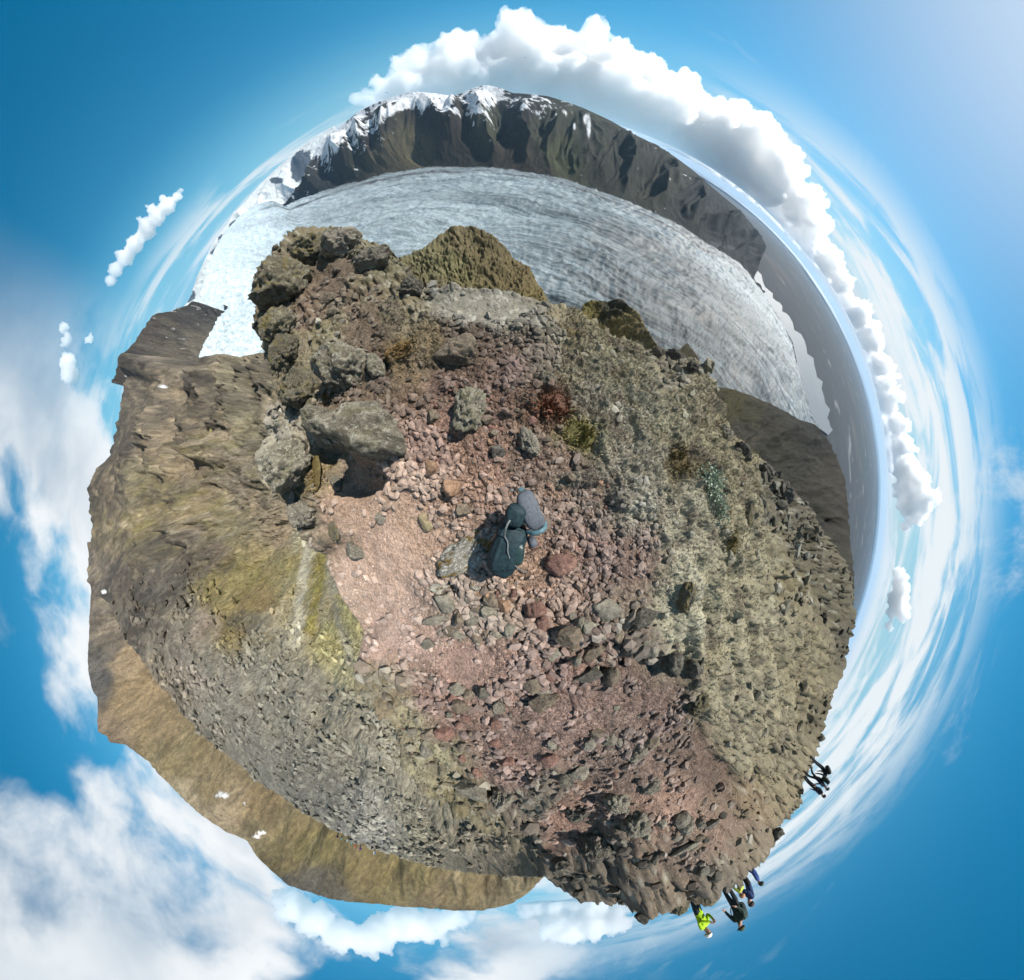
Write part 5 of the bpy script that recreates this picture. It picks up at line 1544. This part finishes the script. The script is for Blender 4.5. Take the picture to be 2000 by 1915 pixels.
def tube_mesh(pts, rad, n=8, flat=1.0):
    P = np.array(pts, float)
    # resample to a smooth line
    t = np.linspace(0, len(P) - 1, max(12, 6 * len(P)))
    k = np.arange(len(P))
    Q = np.stack([np.interp(t, k, P[:, c]) for c in range(3)], 1)
    for _ in range(3):
        Q[1:-1] = 0.25 * Q[:-2] + 0.5 * Q[1:-1] + 0.25 * Q[2:]
    T = np.gradient(Q, axis=0)
    T /= np.linalg.norm(T, axis=1)[:, None]
    S = np.cross(T, (0, 0, 1.0))
    S /= np.maximum(np.linalg.norm(S, axis=1), 1e-6)[:, None]
    U = np.cross(S, T)
    r = np.interp(np.linspace(0, 1, len(Q)), np.linspace(0, 1, len(np.atleast_1d(rad))), np.atleast_1d(rad)) if np.ndim(rad) else np.full(len(Q), rad)
    a = np.linspace(0, 2 * np.pi, n, False)
    V = Q[:, None, :] + r[:, None, None] * (np.cos(a)[None, :, None] * S[:, None, :] + flat * np.sin(a)[None, :, None] * U[:, None, :])
    return V.reshape(-1, 3), grid_faces(len(Q), n, True)


def at_height(px, py, z):
    a, t = pix(px, py)
    r = (CAM_H - z) * math.tan(t)
    return np.array([r * math.cos(a), r * math.sin(a), z])


def build_backpack():
    base = at_height(1000, 1070, 0.0)
    base[2] = float(ground_z(base[0], base[1])[0])
    root = link('backpack', None, label='grey and dark teal hiking backpack standing on the gravel below the camera', cat='backpack', loc=tuple(base))
    cloth = simple_mat('dark_teal_cloth', (0.016, 0.040, 0.050), 0.65, 0.3, 40, bump=(70, 0.5, 0.01))
    grey = simple_mat('grey_cordura', (0.105, 0.118, 0.140), 0.7, 0.15, 50, bump=(160, 0.35, 0.004))
    teal = simple_mat('teal_webbing', (0.10, 0.19, 0.22), 0.6, 0.2, 30, bump=(120, 0.3, 0.004))
    pale = simple_mat('pale_strap', (0.15, 0.165, 0.165), 0.7, 0.15, 40)
    green = simple_mat('dark_green_nylon', (0.022, 0.052, 0.050), 0.38, 0.25, 9, bump=(14, 0.4, 0.02), spec=0.5)
    wood = simple_mat('brown_grip', (0.10, 0.060, 0.042), 0.7, 0.2, 30)

    def part(name, V, F, mat, c, yaw=0.0, pitch=0.0, roll=0.0, parent=None):
        R = np.array(Euler((roll, pitch, yaw)).to_matrix())
        return link(name, mesh_np(name, V @ R.T + (np.array(c) - base), F), mat, parent=parent or root)
    d = at_height(1015, 1000, .3)[:2] - at_height(968, 1128, .3)[:2]
    yb = math.atan2(d[1], d[0])
    V, F = superell((0.27, 0.15, 0.25), 0.55, 5, 0.10, 1)
    body = part('body', V, F, cloth, at_height(990, 1068, 0.24), yb)
    V, F = superell((0.10, 0.085, 0.10), 0.6, 4, 0.12, 2)
    part('top_pouch', V, F, cloth, at_height(1006, 1008, 0.44), yb)
    d = at_height(1019, 958, .42)[:2] - at_height(1055, 1042, .42)[:2]
    yp = math.atan2(d[1], d[0])
    V, F = superell((0.185, 0.088, 0.06), 0.6, 4, 0.04, 3)
    V[:, 2] -= 0.9 * V[:, 0]**2
    V[:, 1] += 1.1 * (V[:, 0])**2 * -0.6
    panel = part('front_panel', V, F, grey, at_height(1036, 1000, 0.44), yp, 0.0, 0.18)
    V, F = tube_mesh([(-0.16, -0.095, -0.03), (-0.185, -0.05, 0.035), (-0.19, 0.0, 0.05), (-0.185, 0.05, 0.03), (-0.16, 0.085, -0.04)], 0.022, 10, 0.8)
    part('rim', V, F, teal, at_height(1036, 1000, 0.44), yp, 0.0, 0.18, panel)
    V, F = superell((0.018, 0.026, 0.014), 0.4, 3)
    part('buckle', V, F, teal, at_height(1019, 956, 0.45), yp, parent=panel)
    for k, (x0, x1, y) in enumerate(((-0.09, -0.005, 0.012), (0.02, 0.075, 0.005), (-0.03, 0.03, -0.05))):
        V, F = tube_mesh([(x0, y, 0.056 - 0.9 * x0**2), ((x0 + x1) / 2, y - 0.003, 0.059), (x1, y, 0.056 - 0.9 * x1**2)], 0.0035, 6)
        part('zip', V, F, pale, at_height(1036, 1000, 0.44), yp, 0.0, 0.18, panel)
    V, F = superell((0.105, 0.055, 0.05), 0.75, 4, 0.08, 4)
    part('side_pocket', V, F, green, at_height(1012, 1084, 0.44), yb + 0.25, 0.0, 0.0)
    P = [at_height(*q) - base for q in ((1000, 1014, 0.52), (992, 1024, 0.55), (987, 1036, 0.55), (985, 1050, 0.50))]
    V, F = tube_mesh(P, 0.009, 8, 0.5)
    link('grab_loop', mesh_np('grab_loop', V, F), pale, parent=root)
    P = [at_height(*q) - base for q in ((985, 1050, 0.49), (992, 1062, 0.50), (991, 1080, 0.51), (998, 1100, 0.49), (1014, 1114, 0.44), (1030, 1120, 0.36))]
    V, F = tube_mesh(P, 0.006, 8, 0.6)
    link('strap', mesh_np('strap', V, F), pale, parent=root)
    P = [at_height(*q) - base for q in ((948, 1070, 0.30), (956, 1060, 0.40), (968, 1046, 0.46))]
    V, F = tube_mesh(P, 0.008, 8, 0.6)
    link('strap', mesh_np('strap', V, F), wood, parent=root)
    P = [at_height(*q) - base for q in ((1026, 1086, 0.34), (1040, 1079, 0.34), (1052, 1073, 0.33))]
    V, F = tube_mesh(P, 0.012, 8)
    link('pole_grip', mesh_np('pole_grip', V, F), wood, parent=root)
    V, F = superell((0.05, 0.045, 0.09), 0.7, 3, 0.1, 6)
    part('bottle_sleeve', V, F, grey, at_height(1040, 1060, 0.30), yp)


build_backpack()

# ------------------------------------------------------------------ people
CM = {}


def cloth(rgb, rough=0.8):
    key = tuple(rgb)
    if key not in CM:
        CM[key] = simple_mat('cloth_%d_%d_%d' % key, tuple(lin(rgb) * 0.9), rough, 0.12, 14, bump=(18, 0.35, 0.02))
    return CM[key]


SKIN = simple_mat('skin', (0.46, 0.27, 0.19), 0.6, 0.06, 20)
J0 = {'pelvis': (0, 0, .96), 'spine': (0, .01, 1.14), 'chest': (0, .01, 1.34), 'neck': (0, .0, 1.47), 'head': (0, -.015, 1.56), 'crown': (0, -.01, 1.68), 'nose': (0, -.095, 1.585),
      'hipL': (.09, 0, .90), 'kneeL': (.10, -.03, .50), 'ankL': (.10, .02, .09), 'toeL': (.12, -.15, .04), 'shL': (.17, .0, 1.41), 'elL': (.25, .04, 1.14), 'wrL': (.24, -.08, .93), 'haL': (.235, -.11, .87)}
EDG = [('pelvis', 'spine'), ('spine', 'chest'), ('chest', 'neck'), ('neck', 'head'), ('head', 'crown'), ('head', 'nose')]
for _s in 'LR':
    EDG += [('pelvis', 'hip' + _s), ('hip' + _s, 'knee' + _s), ('knee' + _s, 'ank' + _s), ('ank' + _s, 'toe' + _s), ('chest', 'sh' + _s), ('sh' + _s, 'el' + _s), ('el' + _s, 'wr' + _s), ('wr' + _s, 'ha' + _s)]
for _k in [k for k in J0 if k.endswith('L')]:
    J0[_k[:-1] + 'R'] = (-J0[_k][0],) + J0[_k][1:]
RAD = {'pelvis': .155, 'spine': .145, 'chest': .165, 'neck': .062, 'head': .088, 'crown': .078, 'nose': .022, 'hip': .11, 'knee': .078, 'ank': .055, 'toe': .045, 'sh': .085, 'el': .062, 'wr': .045, 'ha': .042}
POSES = {
    'stand': {},
    'photo': {'elL': (.27, -.06, 1.18), 'wrL': (.10, -.27, 1.30), 'haL': (.06, -.30, 1.36), 'elR': (-.27, -.06, 1.18), 'wrR': (-.10, -.27, 1.30), 'haR': (-.06, -.30, 1.36)},
    'walk': {'kneeL': (.10, -.20, .53), 'ankL': (.10, -.20, .10), 'toeL': (.11, -.37, .05), 'kneeR': (-.10, .06, .50), 'ankR': (-.10, .28, .14), 'toeR': (-.11, .16, .04), 'elL': (.25, .12, 1.16), 'wrL': (.24, .10, .94), 'haL': (.24, .08, .88),
             'elR': (-.25, -.05, 1.15), 'wrR': (-.22, -.24, 1.0), 'haR': (-.2, -.29, .96)},
    'lean': {'spine': (0, -.05, 1.12), 'chest': (0, -.16, 1.29), 'neck': (0, -.24, 1.40), 'head': (0, -.29, 1.47), 'crown': (0, -.32, 1.59), 'nose': (0, -.375, 1.47), 'shL': (.17, -.18, 1.36), 'shR': (-.17, -.18, 1.36),
             'elL': (.25, -.22, 1.10), 'wrL': (.2, -.36, .94), 'haL': (.18, -.40, .90), 'elR': (-.25, -.22, 1.10), 'wrR': (-.2, -.36, .94), 'haR': (-.18, -.40, .90)},
    'crouch': {'pelvis': (0, .12, .62), 'hipL': (.10, .08, .58), 'hipR': (-.10, .08, .58), 'kneeL': (.14, -.28, .52), 'kneeR': (-.14, -.28, .52), 'spine': (0, .02, .78), 'chest': (0, -.08, .95), 'neck': (0, -.15, 1.07), 'head': (0, -.19, 1.15), 'crown': (0, -.2, 1.27), 'nose': (0, -.275, 1.16),
               'shL': (.17, -.10, 1.02), 'shR': (-.17, -.10, 1.02), 'elL': (.24, -.18, .78), 'elR': (-.24, -.18, .78), 'wrL': (.12, -.36, .72), 'wrR': (-.12, -.36, .72), 'haL': (.08, -.41, .74), 'haR': (-.08, -.41, .74)},
}


def person(label, loc, yaw, pose, jacket, trousers, hat, hatkind='cap', pack=None, group=None, scale=1.0, hair=(60, 46, 36), detail=True):
    J = dict(J0)
    J.update(POSES[pose])
    names = list(J)
    root = link('person', None, label=label, cat='person', group=group, loc=loc, rot=(0, 0, yaw), scale=(scale,) * 3)
    verts = [J[n] for n in names]
    edges = [(names.index(a), names.index(b)) for a, b in EDG]
    radii = [RAD[n] if n in RAD else RAD[n[:-1]] for n in names]
    if detail:      # five fingers on each hand
        for s_ in 'LR':
            wr, ha = np.array(J['wr' + s_]), np.array(J['ha' + s_])
            f = (ha - wr) / np.linalg.norm(ha - wr)
            side = np.cross(f, (0, 0, 1.0))
            side = side / max(np.linalg.norm(side), 1e-3)
            for k in range(5):
                o = (k - 1.5) * 0.020 if k < 4 else (-0.045 if s_ == 'L' else 0.045)
                b0 = ha + side * o - f * (0.03 if k == 4 else 0)
                L = (0.055, 0.07, 0.065, 0.05, 0.045)[k]
                m1 = b0 + f * L * 0.6
                m2 = m1 + f * L * 0.4 + np.array((0, -0.02, -0.012))
                i = len(verts)
                verts += [tuple(m1), tuple(m2)]
                radii += [0.011, 0.009]
                edges += [(names.index('ha' + s_), i), (i, i + 1)]
    me = bpy.data.meshes.new('body_base')
    me.from_pydata(verts, edges, [])
    tmp = bpy.data.objects.new('tmp', me)
    COL.objects.link(tmp)
    md = tmp.modifiers.new('s', 'SKIN')
    md.use_smooth_shade = True
    for i, r in enumerate(radii):
        sv = me.skin_vertices[0].data[i]
        rr = r * 0.78
        sv.radius = (rr, rr)
        sv.use_root = names[0] == 'pelvis' and i == 0
    sb = tmp.modifiers.new('u', 'SUBSURF')
    sb.levels = sb.render_levels = 1
    dg = bpy.context.evaluated_depsgraph_get()
    bme = bpy.data.meshes.new_from_object(tmp.evaluated_get(dg))
    bpy.data.objects.remove(tmp)
    n = len(bme.vertices)
    co = np.empty(n * 3)
    bme.vertices.foreach_get('co', co)
    co = co.reshape(-1, 3)
    best, reg = np.full(n, 9.0), np.zeros(n, int)
    for a, b in EDG:
        A, B = np.array(J[a]), np.array(J[b])
        t = np.clip(((co - A) @ (B - A)) / ((B - A) @ (B - A)), 0, 1)
        d = np.linalg.norm(co - A - t[:, None] * (B - A), axis=1)
        if b[:2] in ('he', 'cr', 'no') or b[:2] == 'ha':
            z = 2
        elif b[:3] in ('hip', 'kne', 'ank'):
            z = 1
        elif b[:3] == 'toe':
            z = 3
        else:
            z = 0
        m = d < best
        best[m], reg[m] = d[m], z
    for m in (cloth(jacket), cloth(trousers), SKIN, cloth((40, 36, 34))):
        bme.materials.append(m)
    mi = [int(np.bincount(reg[list(p.vertices)], minlength=4).argmax()) for p in bme.polygons]
    bme.polygons.foreach_set('material_index', mi)
    bme.polygons.foreach_set('use_smooth', [True] * len(mi))
    bme.name = 'body'
    link('body', bme, None, parent=root)
    hc = np.array(J['head']) * 0.45 + np.array(J['crown']) * 0.55
    D, F = ICO[3]
    V = D * np.array((0.100, 0.112, 0.105))
    low = V[:, 2] < (-0.01 if hatkind != 'hair' else -0.05)
    V[low, 2] = (-0.01 if hatkind != 'hair' else -0.05)
    if hatkind == 'hair':
        V[:, 1] += 0.02
    link('hair' if hatkind == 'hair' else ('helmet' if hatkind == 'helmet' else 'hat'), mesh_np('hat', V + hc + (0, 0.012, 0.02), F), cloth(hat), parent=root)
    if hatkind == 'cap':
        V, F = superell((0.07, 0.06, 0.008), 0.7, 2)
        link('brim', mesh_np('brim', V + hc + (0, -0.13, 0.015), F), cloth(hat), parent=root)
    if detail:
        for s_ in (-1, 1):
            V, F = superell((0.013, 0.010, 0.010), 0.9, 2)
            link('eye', mesh_np('eye', V + np.array(J['head']) + (s_ * 0.032, -0.075, 0.055), F), cloth((40, 34, 30), 0.3), parent=root)
    if pack:
        V, F = superell((0.16, 0.12, 0.25), 0.6, 3, 0.08, 5)
        c = (np.array(J['spine']) * 0.4 + np.array(J['chest']) * 0.6)
        ax = np.array(J['chest']) - np.array(J['pelvis'])
        pk = link('backpack', mesh_np('backpack', V, F), cloth(pack), parent=root, loc=tuple(c + (0, 0.24, 0.02)), rot=(math.atan2(-ax[1], ax[2]) * -1.0 * -1.0, 0, 0))
        for s_ in (-1, 1):
            V, F = tube_mesh([(s_ * 0.10, -0.05, 0.24), (s_ * 0.115, -0.22, 0.22), (s_ * 0.125, -0.40, 0.06), (s_ * 0.13, -0.30, -0.14), (s_ * 0.12, -0.08, -0.2)], 0.018, 6, 0.5)
            link('strap', mesh_np('strap', V, F), cloth(tuple(int(q * 0.7) for q in pack)), parent=pk)
    return root


def stand_at(px, py, rho, turn):
    a, _ = pix(px, py)
    x, y = rho * math.cos(a), rho * math.sin(a)
    return (x, y, float(ground_z(x, y)[0]) - 0.03), a - math.pi / 2 + math.radians(turn)


GH = 'hikers on the skyline near the camera'
loc, yaw = stand_at(1372, 1800, 12.6, -55)
person('hiker in bright lime jacket and white helmet standing tallest on the skyline', loc, yaw, 'photo', (172, 214, 30), (44, 52, 58), (236, 236, 230), 'helmet', None, GH)
loc, yaw = stand_at(1428, 1752, 12.4, 30)
person('crouching hiker in dark green clothes and dark cap next to the lime-jacket hiker', loc, yaw, 'lean', (46, 66, 58), (44, 54, 56), (70, 84, 66), 'cap', (52, 66, 66), GH, 0.92)
loc, yaw = stand_at(1449, 1733, 14.5, 120)
person('half-hidden hiker with yellow-green jacket between dark green and blue hikers', loc, yaw, 'crouch', (178, 190, 70), (50, 50, 50), (206, 150, 120), 'hair', None, GH, 0.88)
loc, yaw = stand_at(1462, 1727, 15.2, 70)
person('hiker in navy blue jacket leaning forward beside the yellow-green jacket', loc, yaw, 'lean', (44, 62, 110), (36, 38, 42), (70, 62, 58), 'hair', None, GH, 0.98)
loc, yaw = stand_at(1473, 1706, 16.5, 100)
person('hiker in royal blue jacket, uppermost of the skyline cluster', loc, yaw, 'stand', (48, 78, 140), (40, 42, 46), (66, 72, 64), 'hair', None, GH, 0.92)
loc, yaw = stand_at(1601, 1495, 24.0, 110)
person('hiker with large black backpack bending forward, white cap, on the moss skyline', loc, yaw, 'lean', (32, 36, 50), (62, 68, 72), (226, 220, 226), 'cap', (34, 40, 40), GH, 1.08)
loc, yaw = stand_at(1588, 1514, 22.0, 95)
person('hiker in dark clothes with teal hat striding, middle of the moss-skyline trio', loc, yaw, 'walk', (36, 42, 60), (34, 36, 44), (44, 92, 96), 'cap', (34, 48, 46), GH, 1.02)
loc, yaw = stand_at(1583, 1530, 22.6, 60)
person('bareheaded hiker in black, lowest of the moss-skyline trio', loc, yaw, 'stand', (34, 38, 50), (36, 38, 46), (66, 54, 48), 'hair', None, GH, 0.98)

SV, SD, SN = SIDE
GF = 'far hikers in a line on the rubble edge'
FAR = [(664, 'far hiker in black at the outer end of the line on the rubble edge', (34, 34, 36), (30, 30, 32), (200, 170, 150), 'hair', (60, 50, 60)),
       (672, 'far hiker in turquoise top, second in the line on the rubble edge', (60, 150, 160), (34, 34, 38), (120, 80, 60), 'hair', None),
       (682, 'far hiker in pale top, third in the line on the rubble edge', (206, 210, 210), (40, 42, 44), (210, 214, 214), 'cap', (90, 120, 120)),
       (691, 'far hiker in light blue jacket, fourth in the line on the rubble edge', (100, 180, 200), (36, 50, 50), (60, 80, 80), 'hair', None),
       (700, 'far hiker in red top beside the purple jacket', (190, 70, 56), (60, 66, 50), (220, 190, 160), 'hair', None),
       (708, 'far hiker in purple jacket beside the red top', (92, 50, 140), (50, 50, 52), (110, 60, 120), 'cap', (70, 40, 110)),
       (736, 'far hiker in white and blue walking apart from the line', (216, 216, 214), (46, 56, 44), (190, 160, 140), 'hair', (70, 120, 160))]
for i, (px, label, jk, tr, ht, hk, pk) in enumerate(FAR):
    py = np.interp(px, [656, 770, 856], [1621, 1668, 1694])
    a, _ = pix(px, py)
    c = int(np.argmin(np.abs(SD - (math.degrees(a) % 360))))
    p = SV[SN - 2, c]
    person(label, (float(p[0]), float(p[1]), float(p[2]) - 0.05), a - math.pi / 2 + (1.2 if i % 2 else 1.9), 'walk' if i % 2 else 'stand', jk, tr, ht, hk, pk, GF, 1.0, detail=False)

# ------------------------------------------------------------------ clouds: heaps of billows far beyond the peaks
def cloud_mat(density):
    m = bpy.data.materials.new('cloud')
    m.use_nodes = True
    T = NT(m.node_tree)
    out = T.n('ShaderNodeOutputMaterial')
    pv = T.n('ShaderNodeVolumeScatter')
    pv.inputs['Color'].default_value = (1, 1, 1, 1)
    pv.inputs['Density'].default_value = density
    pv.inputs['Anisotropy'].default_value = 0.55
    T.t.links.new(pv.outputs[0], out.inputs['Volume'])
    return m
AIR_TOP = max(max(v.co.z for v in o.data.vertices) for o in COL.objects if o.type == 'MESH' and o.get('kind') == 'structure') + 25


def cumulus(label, puffs, seed, subs=5, fill=0.0, far=1.0):
    """puffs: (photo x, photo y, radius in photo pixels, distance in metres)"""
    r = np.random.default_rng(seed)
    D, F = ICO[2]
    VV, FF = [], []
    n = 0
    rads = []

    def add(c, rad):
        nonlocal n
        v = D * rad * np.array((1, 1, 0.9)) + c
        VV.append(v)
        FF.append(F + n)
        n += len(v)
    low = []
    puffs = [(a_, b_, c_, d_ * far) for a_, b_, c_, d_ in puffs]
    for px, py, rp, dist in puffs:          # a second, deeper row fills the heap down to its base
        rr_ = math.hypot(px - CX, py - CY)
        k_ = (rr_ - fill * rp) / rr_
        if fill:
            low.append((CX + (px - CX) * k_ + r.normal() * 8, CY + (py - CY) * k_ + r.normal() * 8, rp * r.uniform(0.8, 1.1), dist * 1.08))
    puffs = list(puffs) + low
    for px, py, rp, dist in puffs:
        a, t = pix(px, py)
        d3 = np.array((math.sin(t) * math.cos(a), math.sin(t) * math.sin(a), -math.cos(t)))
        c = d3 * dist / max(math.sin(t), 0.5) + (0, 0, CAM_H)
        rad = 1.18 * rp * pixang(px, py) * dist
        rads.append(rad)
        add(c, rad)
        for q in range(subs):
            w = r.normal(size=3)
            w[2] = abs(w[2]) * 0.8
            w -= d3 * 0.3
            w /= np.linalg.norm(w)
            r2 = rad * r.uniform(0.3, 0.6)
            c2 = c + w * rad * r.uniform(0.65, 1.0)
            add(c2, r2)
            for _ in range(2):
                w2 = w + r.normal(size=3) * 0.8
                w2 /= np.linalg.norm(w2)
                add(c2 + w2 * r2 * 0.85, r2 * r.uniform(0.3, 0.5))
    R = float(np.mean(rads))
    me = mesh_np('cumulus_base', np.concatenate(VV), np.concatenate(FF))
    tmp = bpy.data.objects.new('tmp', me)
    COL.objects.link(tmp)
    md = tmp.modifiers.new('r', 'REMESH')
    md.mode = 'VOXEL'
    md.voxel_size = R / 10
    dg = bpy.context.evaluated_depsgraph_get()
    em = bpy.data.meshes.new_from_object(tmp.evaluated_get(dg))
    bpy.data.objects.remove(tmp)
    nv = len(em.vertices)
    co = np.empty(nv * 3, np.float32)
    no = np.empty(nv * 3, np.float32)
    em.vertices.foreach_get('co', co)
    em.vertices.foreach_get('normal', no)
    co, no = co.reshape(-1, 3).astype(float), no.reshape(-1, 3)
    q = co / R
    q = q + 0.25 * np.stack([fbm3(q + k * 9, 1.2, 2) for k in range(3)], 1)
    h = 0.50 * fbm3(q, 1.1, 6, 0.62, 'b')
    co = co + no * (h * R)[:, None]
    floor_ = AIR_TOP + 15 + 60 * np.abs(perlin2(co[:, 0] / 900, co[:, 1] / 900))
    co[:, 2] = np.maximum(co[:, 2], floor_)      # cumulus stand on one condensation level
    em.vertices.foreach_set('co', co.astype(np.float32).ravel())
    em.update()
    em.polygons.foreach_set('use_smooth', [True] * len(em.polygons))
    em.materials.clear()
    link('cumulus_cloud', em, cloud_mat(3.2 / R), label=label, cat='cloud', group='cumulus clouds')

cumulus('big cumulus heap with tall towers standing over the snowy mountain tops',
        [(1008, 56, 38, 11000), (1030, 96, 52, 11000), (968, 112, 44, 11000), (892, 92, 38, 11000), (884, 140, 54, 10500), (808, 130, 34, 11000), (800, 172, 44, 10500), (752, 170, 26, 10500), (945, 156, 52, 10500), (1008, 156, 56, 10500), (1092, 86, 42, 11500), (1050, 140, 52, 10800),
         (1090, 148, 60, 11000), (1150, 108, 46, 11500), (1160, 172, 62, 11000), (1208, 116, 34, 11500), (1222, 192, 60, 11000), (1270, 150, 38, 11500), (1292, 214, 58, 11500), (730, 200, 26, 10000), (1110, 200, 40, 10500), (860, 175, 34, 10000)], 31, 6, 1.0, 2.4)
cumulus('long cumulus bank trailing down over the dark mountain shoulder',
        [(1332, 176, 40, 12500), (1352, 236, 58, 12500), (1392, 282, 56, 12500), (1402, 226, 34, 13000), (1444, 252, 42, 13000), (1470, 284, 42, 13500), (1488, 240, 24, 13500), (1500, 318, 46, 13500), (1446, 330, 44, 13000), (1532, 352, 38, 14000), (1548, 308, 18, 14000), (1556, 396, 40, 14500), (1502, 372, 34, 13500),
         (1590, 378, 20, 14500), (1582, 440, 34, 15000), (1610, 424, 14, 15000), (1606, 490, 28, 16000), (1560, 440, 22, 15000), (1350, 290, 30, 12000), (1420, 340, 24, 12500),
         (1262, 246, 26, 24000), (1300, 268, 24, 24000), (1338, 296, 24, 25000), (1376, 324, 24, 25000), (1412, 354, 22, 26000), (1450, 388, 22, 26000), (1482, 420, 20, 27000), (1512, 454, 20, 27000), (1538, 488, 18, 28000), (1562, 524, 16, 28000)], 32, 6, 1.1, 2.5)
cumulus('low cumulus line over the outwash plain below the long bank',
        [(1620, 508, 24, 19000), (1630, 530, 18, 19500), (1646, 552, 24, 20000), (1654, 584, 17, 21000), (1674, 616, 26, 22000), (1692, 600, 14, 22000), (1690, 640, 16, 22500), (1706, 664, 24, 23000), (1708, 690, 14, 23500), (1722, 712, 22, 24000), (1740, 736, 13, 25000), (1730, 750, 15, 25000), (1734, 780, 22, 26000), (1740, 800, 13, 26500), (1752, 826, 20, 27000), (1752, 850, 13, 27500), (1762, 876, 22, 28000), (1756, 900, 14, 28000)], 33, 6, 0.9, 1.5)
cumulus('separate bright cumulus tower above the sea horizon on the right',
        [(1772, 918, 28, 30000), (1797, 938, 22, 30000), (1806, 974, 26, 30000), (1790, 1008, 18, 30000), (1764, 958, 20, 30000), (1776, 990, 22, 30000), (1768, 1030, 11, 30000)], 34, 7)
cumulus('small lone cumulus low above the horizon nearest the moss skyline',
        [(1756, 1120, 12, 30000), (1760, 1142, 17, 30000), (1756, 1172, 22, 30000), (1766, 1200, 15, 30000), (1744, 1196, 12, 30000), (1738, 1222, 8, 30000)], 35, 5)
cumulus('white cumulus peeking from behind the brown hill at the bottom',
        [(618, 1798, 36, 6200), (662, 1826, 34, 6200), (704, 1838, 30, 6200), (744, 1818, 36, 6200), (792, 1806, 38, 6200), (842, 1808, 32, 6200), (882, 1796, 24, 6200), (572, 1772, 34, 6400), (920, 1786, 14, 6200)], 36, 6)
cumulus('white cumulus beyond the notch between brown hill and crest',
        [(1042, 1772, 28, 6500), (1084, 1806, 30, 6500), (1114, 1822, 30, 6500), (1152, 1800, 34, 6500), (1198, 1796, 26, 6500), (1140, 1764, 36, 6500), (1090, 1760, 30, 6500)], 37, 6)

cumulus('small slanted cloud alone in the blue at the upper left',
        [(214, 548, 11, 9000), (226, 526, 14, 9000), (244, 502, 17, 9000), (262, 476, 18, 9000), (284, 450, 19, 9000), (304, 424, 18, 9000), (324, 402, 17, 9000), (344, 382, 11, 9000)], 38, 4)
cumulus('small broken cloud puff beside the left peaks',
        [(122, 640, 10, 9500), (128, 664, 11, 9500), (130, 706, 17, 9500), (136, 732, 19, 9500), (172, 662, 9, 9500)], 39, 4)

# ------------------------------------------------------------------ the air over ice, plain and sea
def build_haze():
    top = AIR_TOP
    x0, x1, y0, y1, z0, z1 = -16000, 86000, -82000, 80000, -ICE_D - 60.0, top
    V = [(x, y, z) for z in (z0, z1) for y in (y0, y1) for x in (x0, x1)]
    F = [(0, 2, 3, 1), (4, 5, 7, 6), (0, 1, 5, 4), (2, 6, 7, 3), (0, 4, 6, 2), (1, 3, 7, 5)]
    m = bpy.data.materials.new('haze')
    m.use_nodes = True
    T = NT(m.node_tree)
    out = T.n('ShaderNodeOutputMaterial')
    pv = T.n('ShaderNodeVolumePrincipled')
    pv.inputs['Color'].default_value = (0.46, 0.72, 1.0, 1)
    pv.inputs['Density'].default_value = 1.25e-5
    pv.inputs['Anisotropy'].default_value = 0.2
    T.t.links.new(pv.outputs[0], out.inputs['Volume'])
    link('haze', mesh_np('haze', V, F, smooth=False), m, kind='stuff', label='pale blue air haze over the plain', cat='haze')


build_haze()
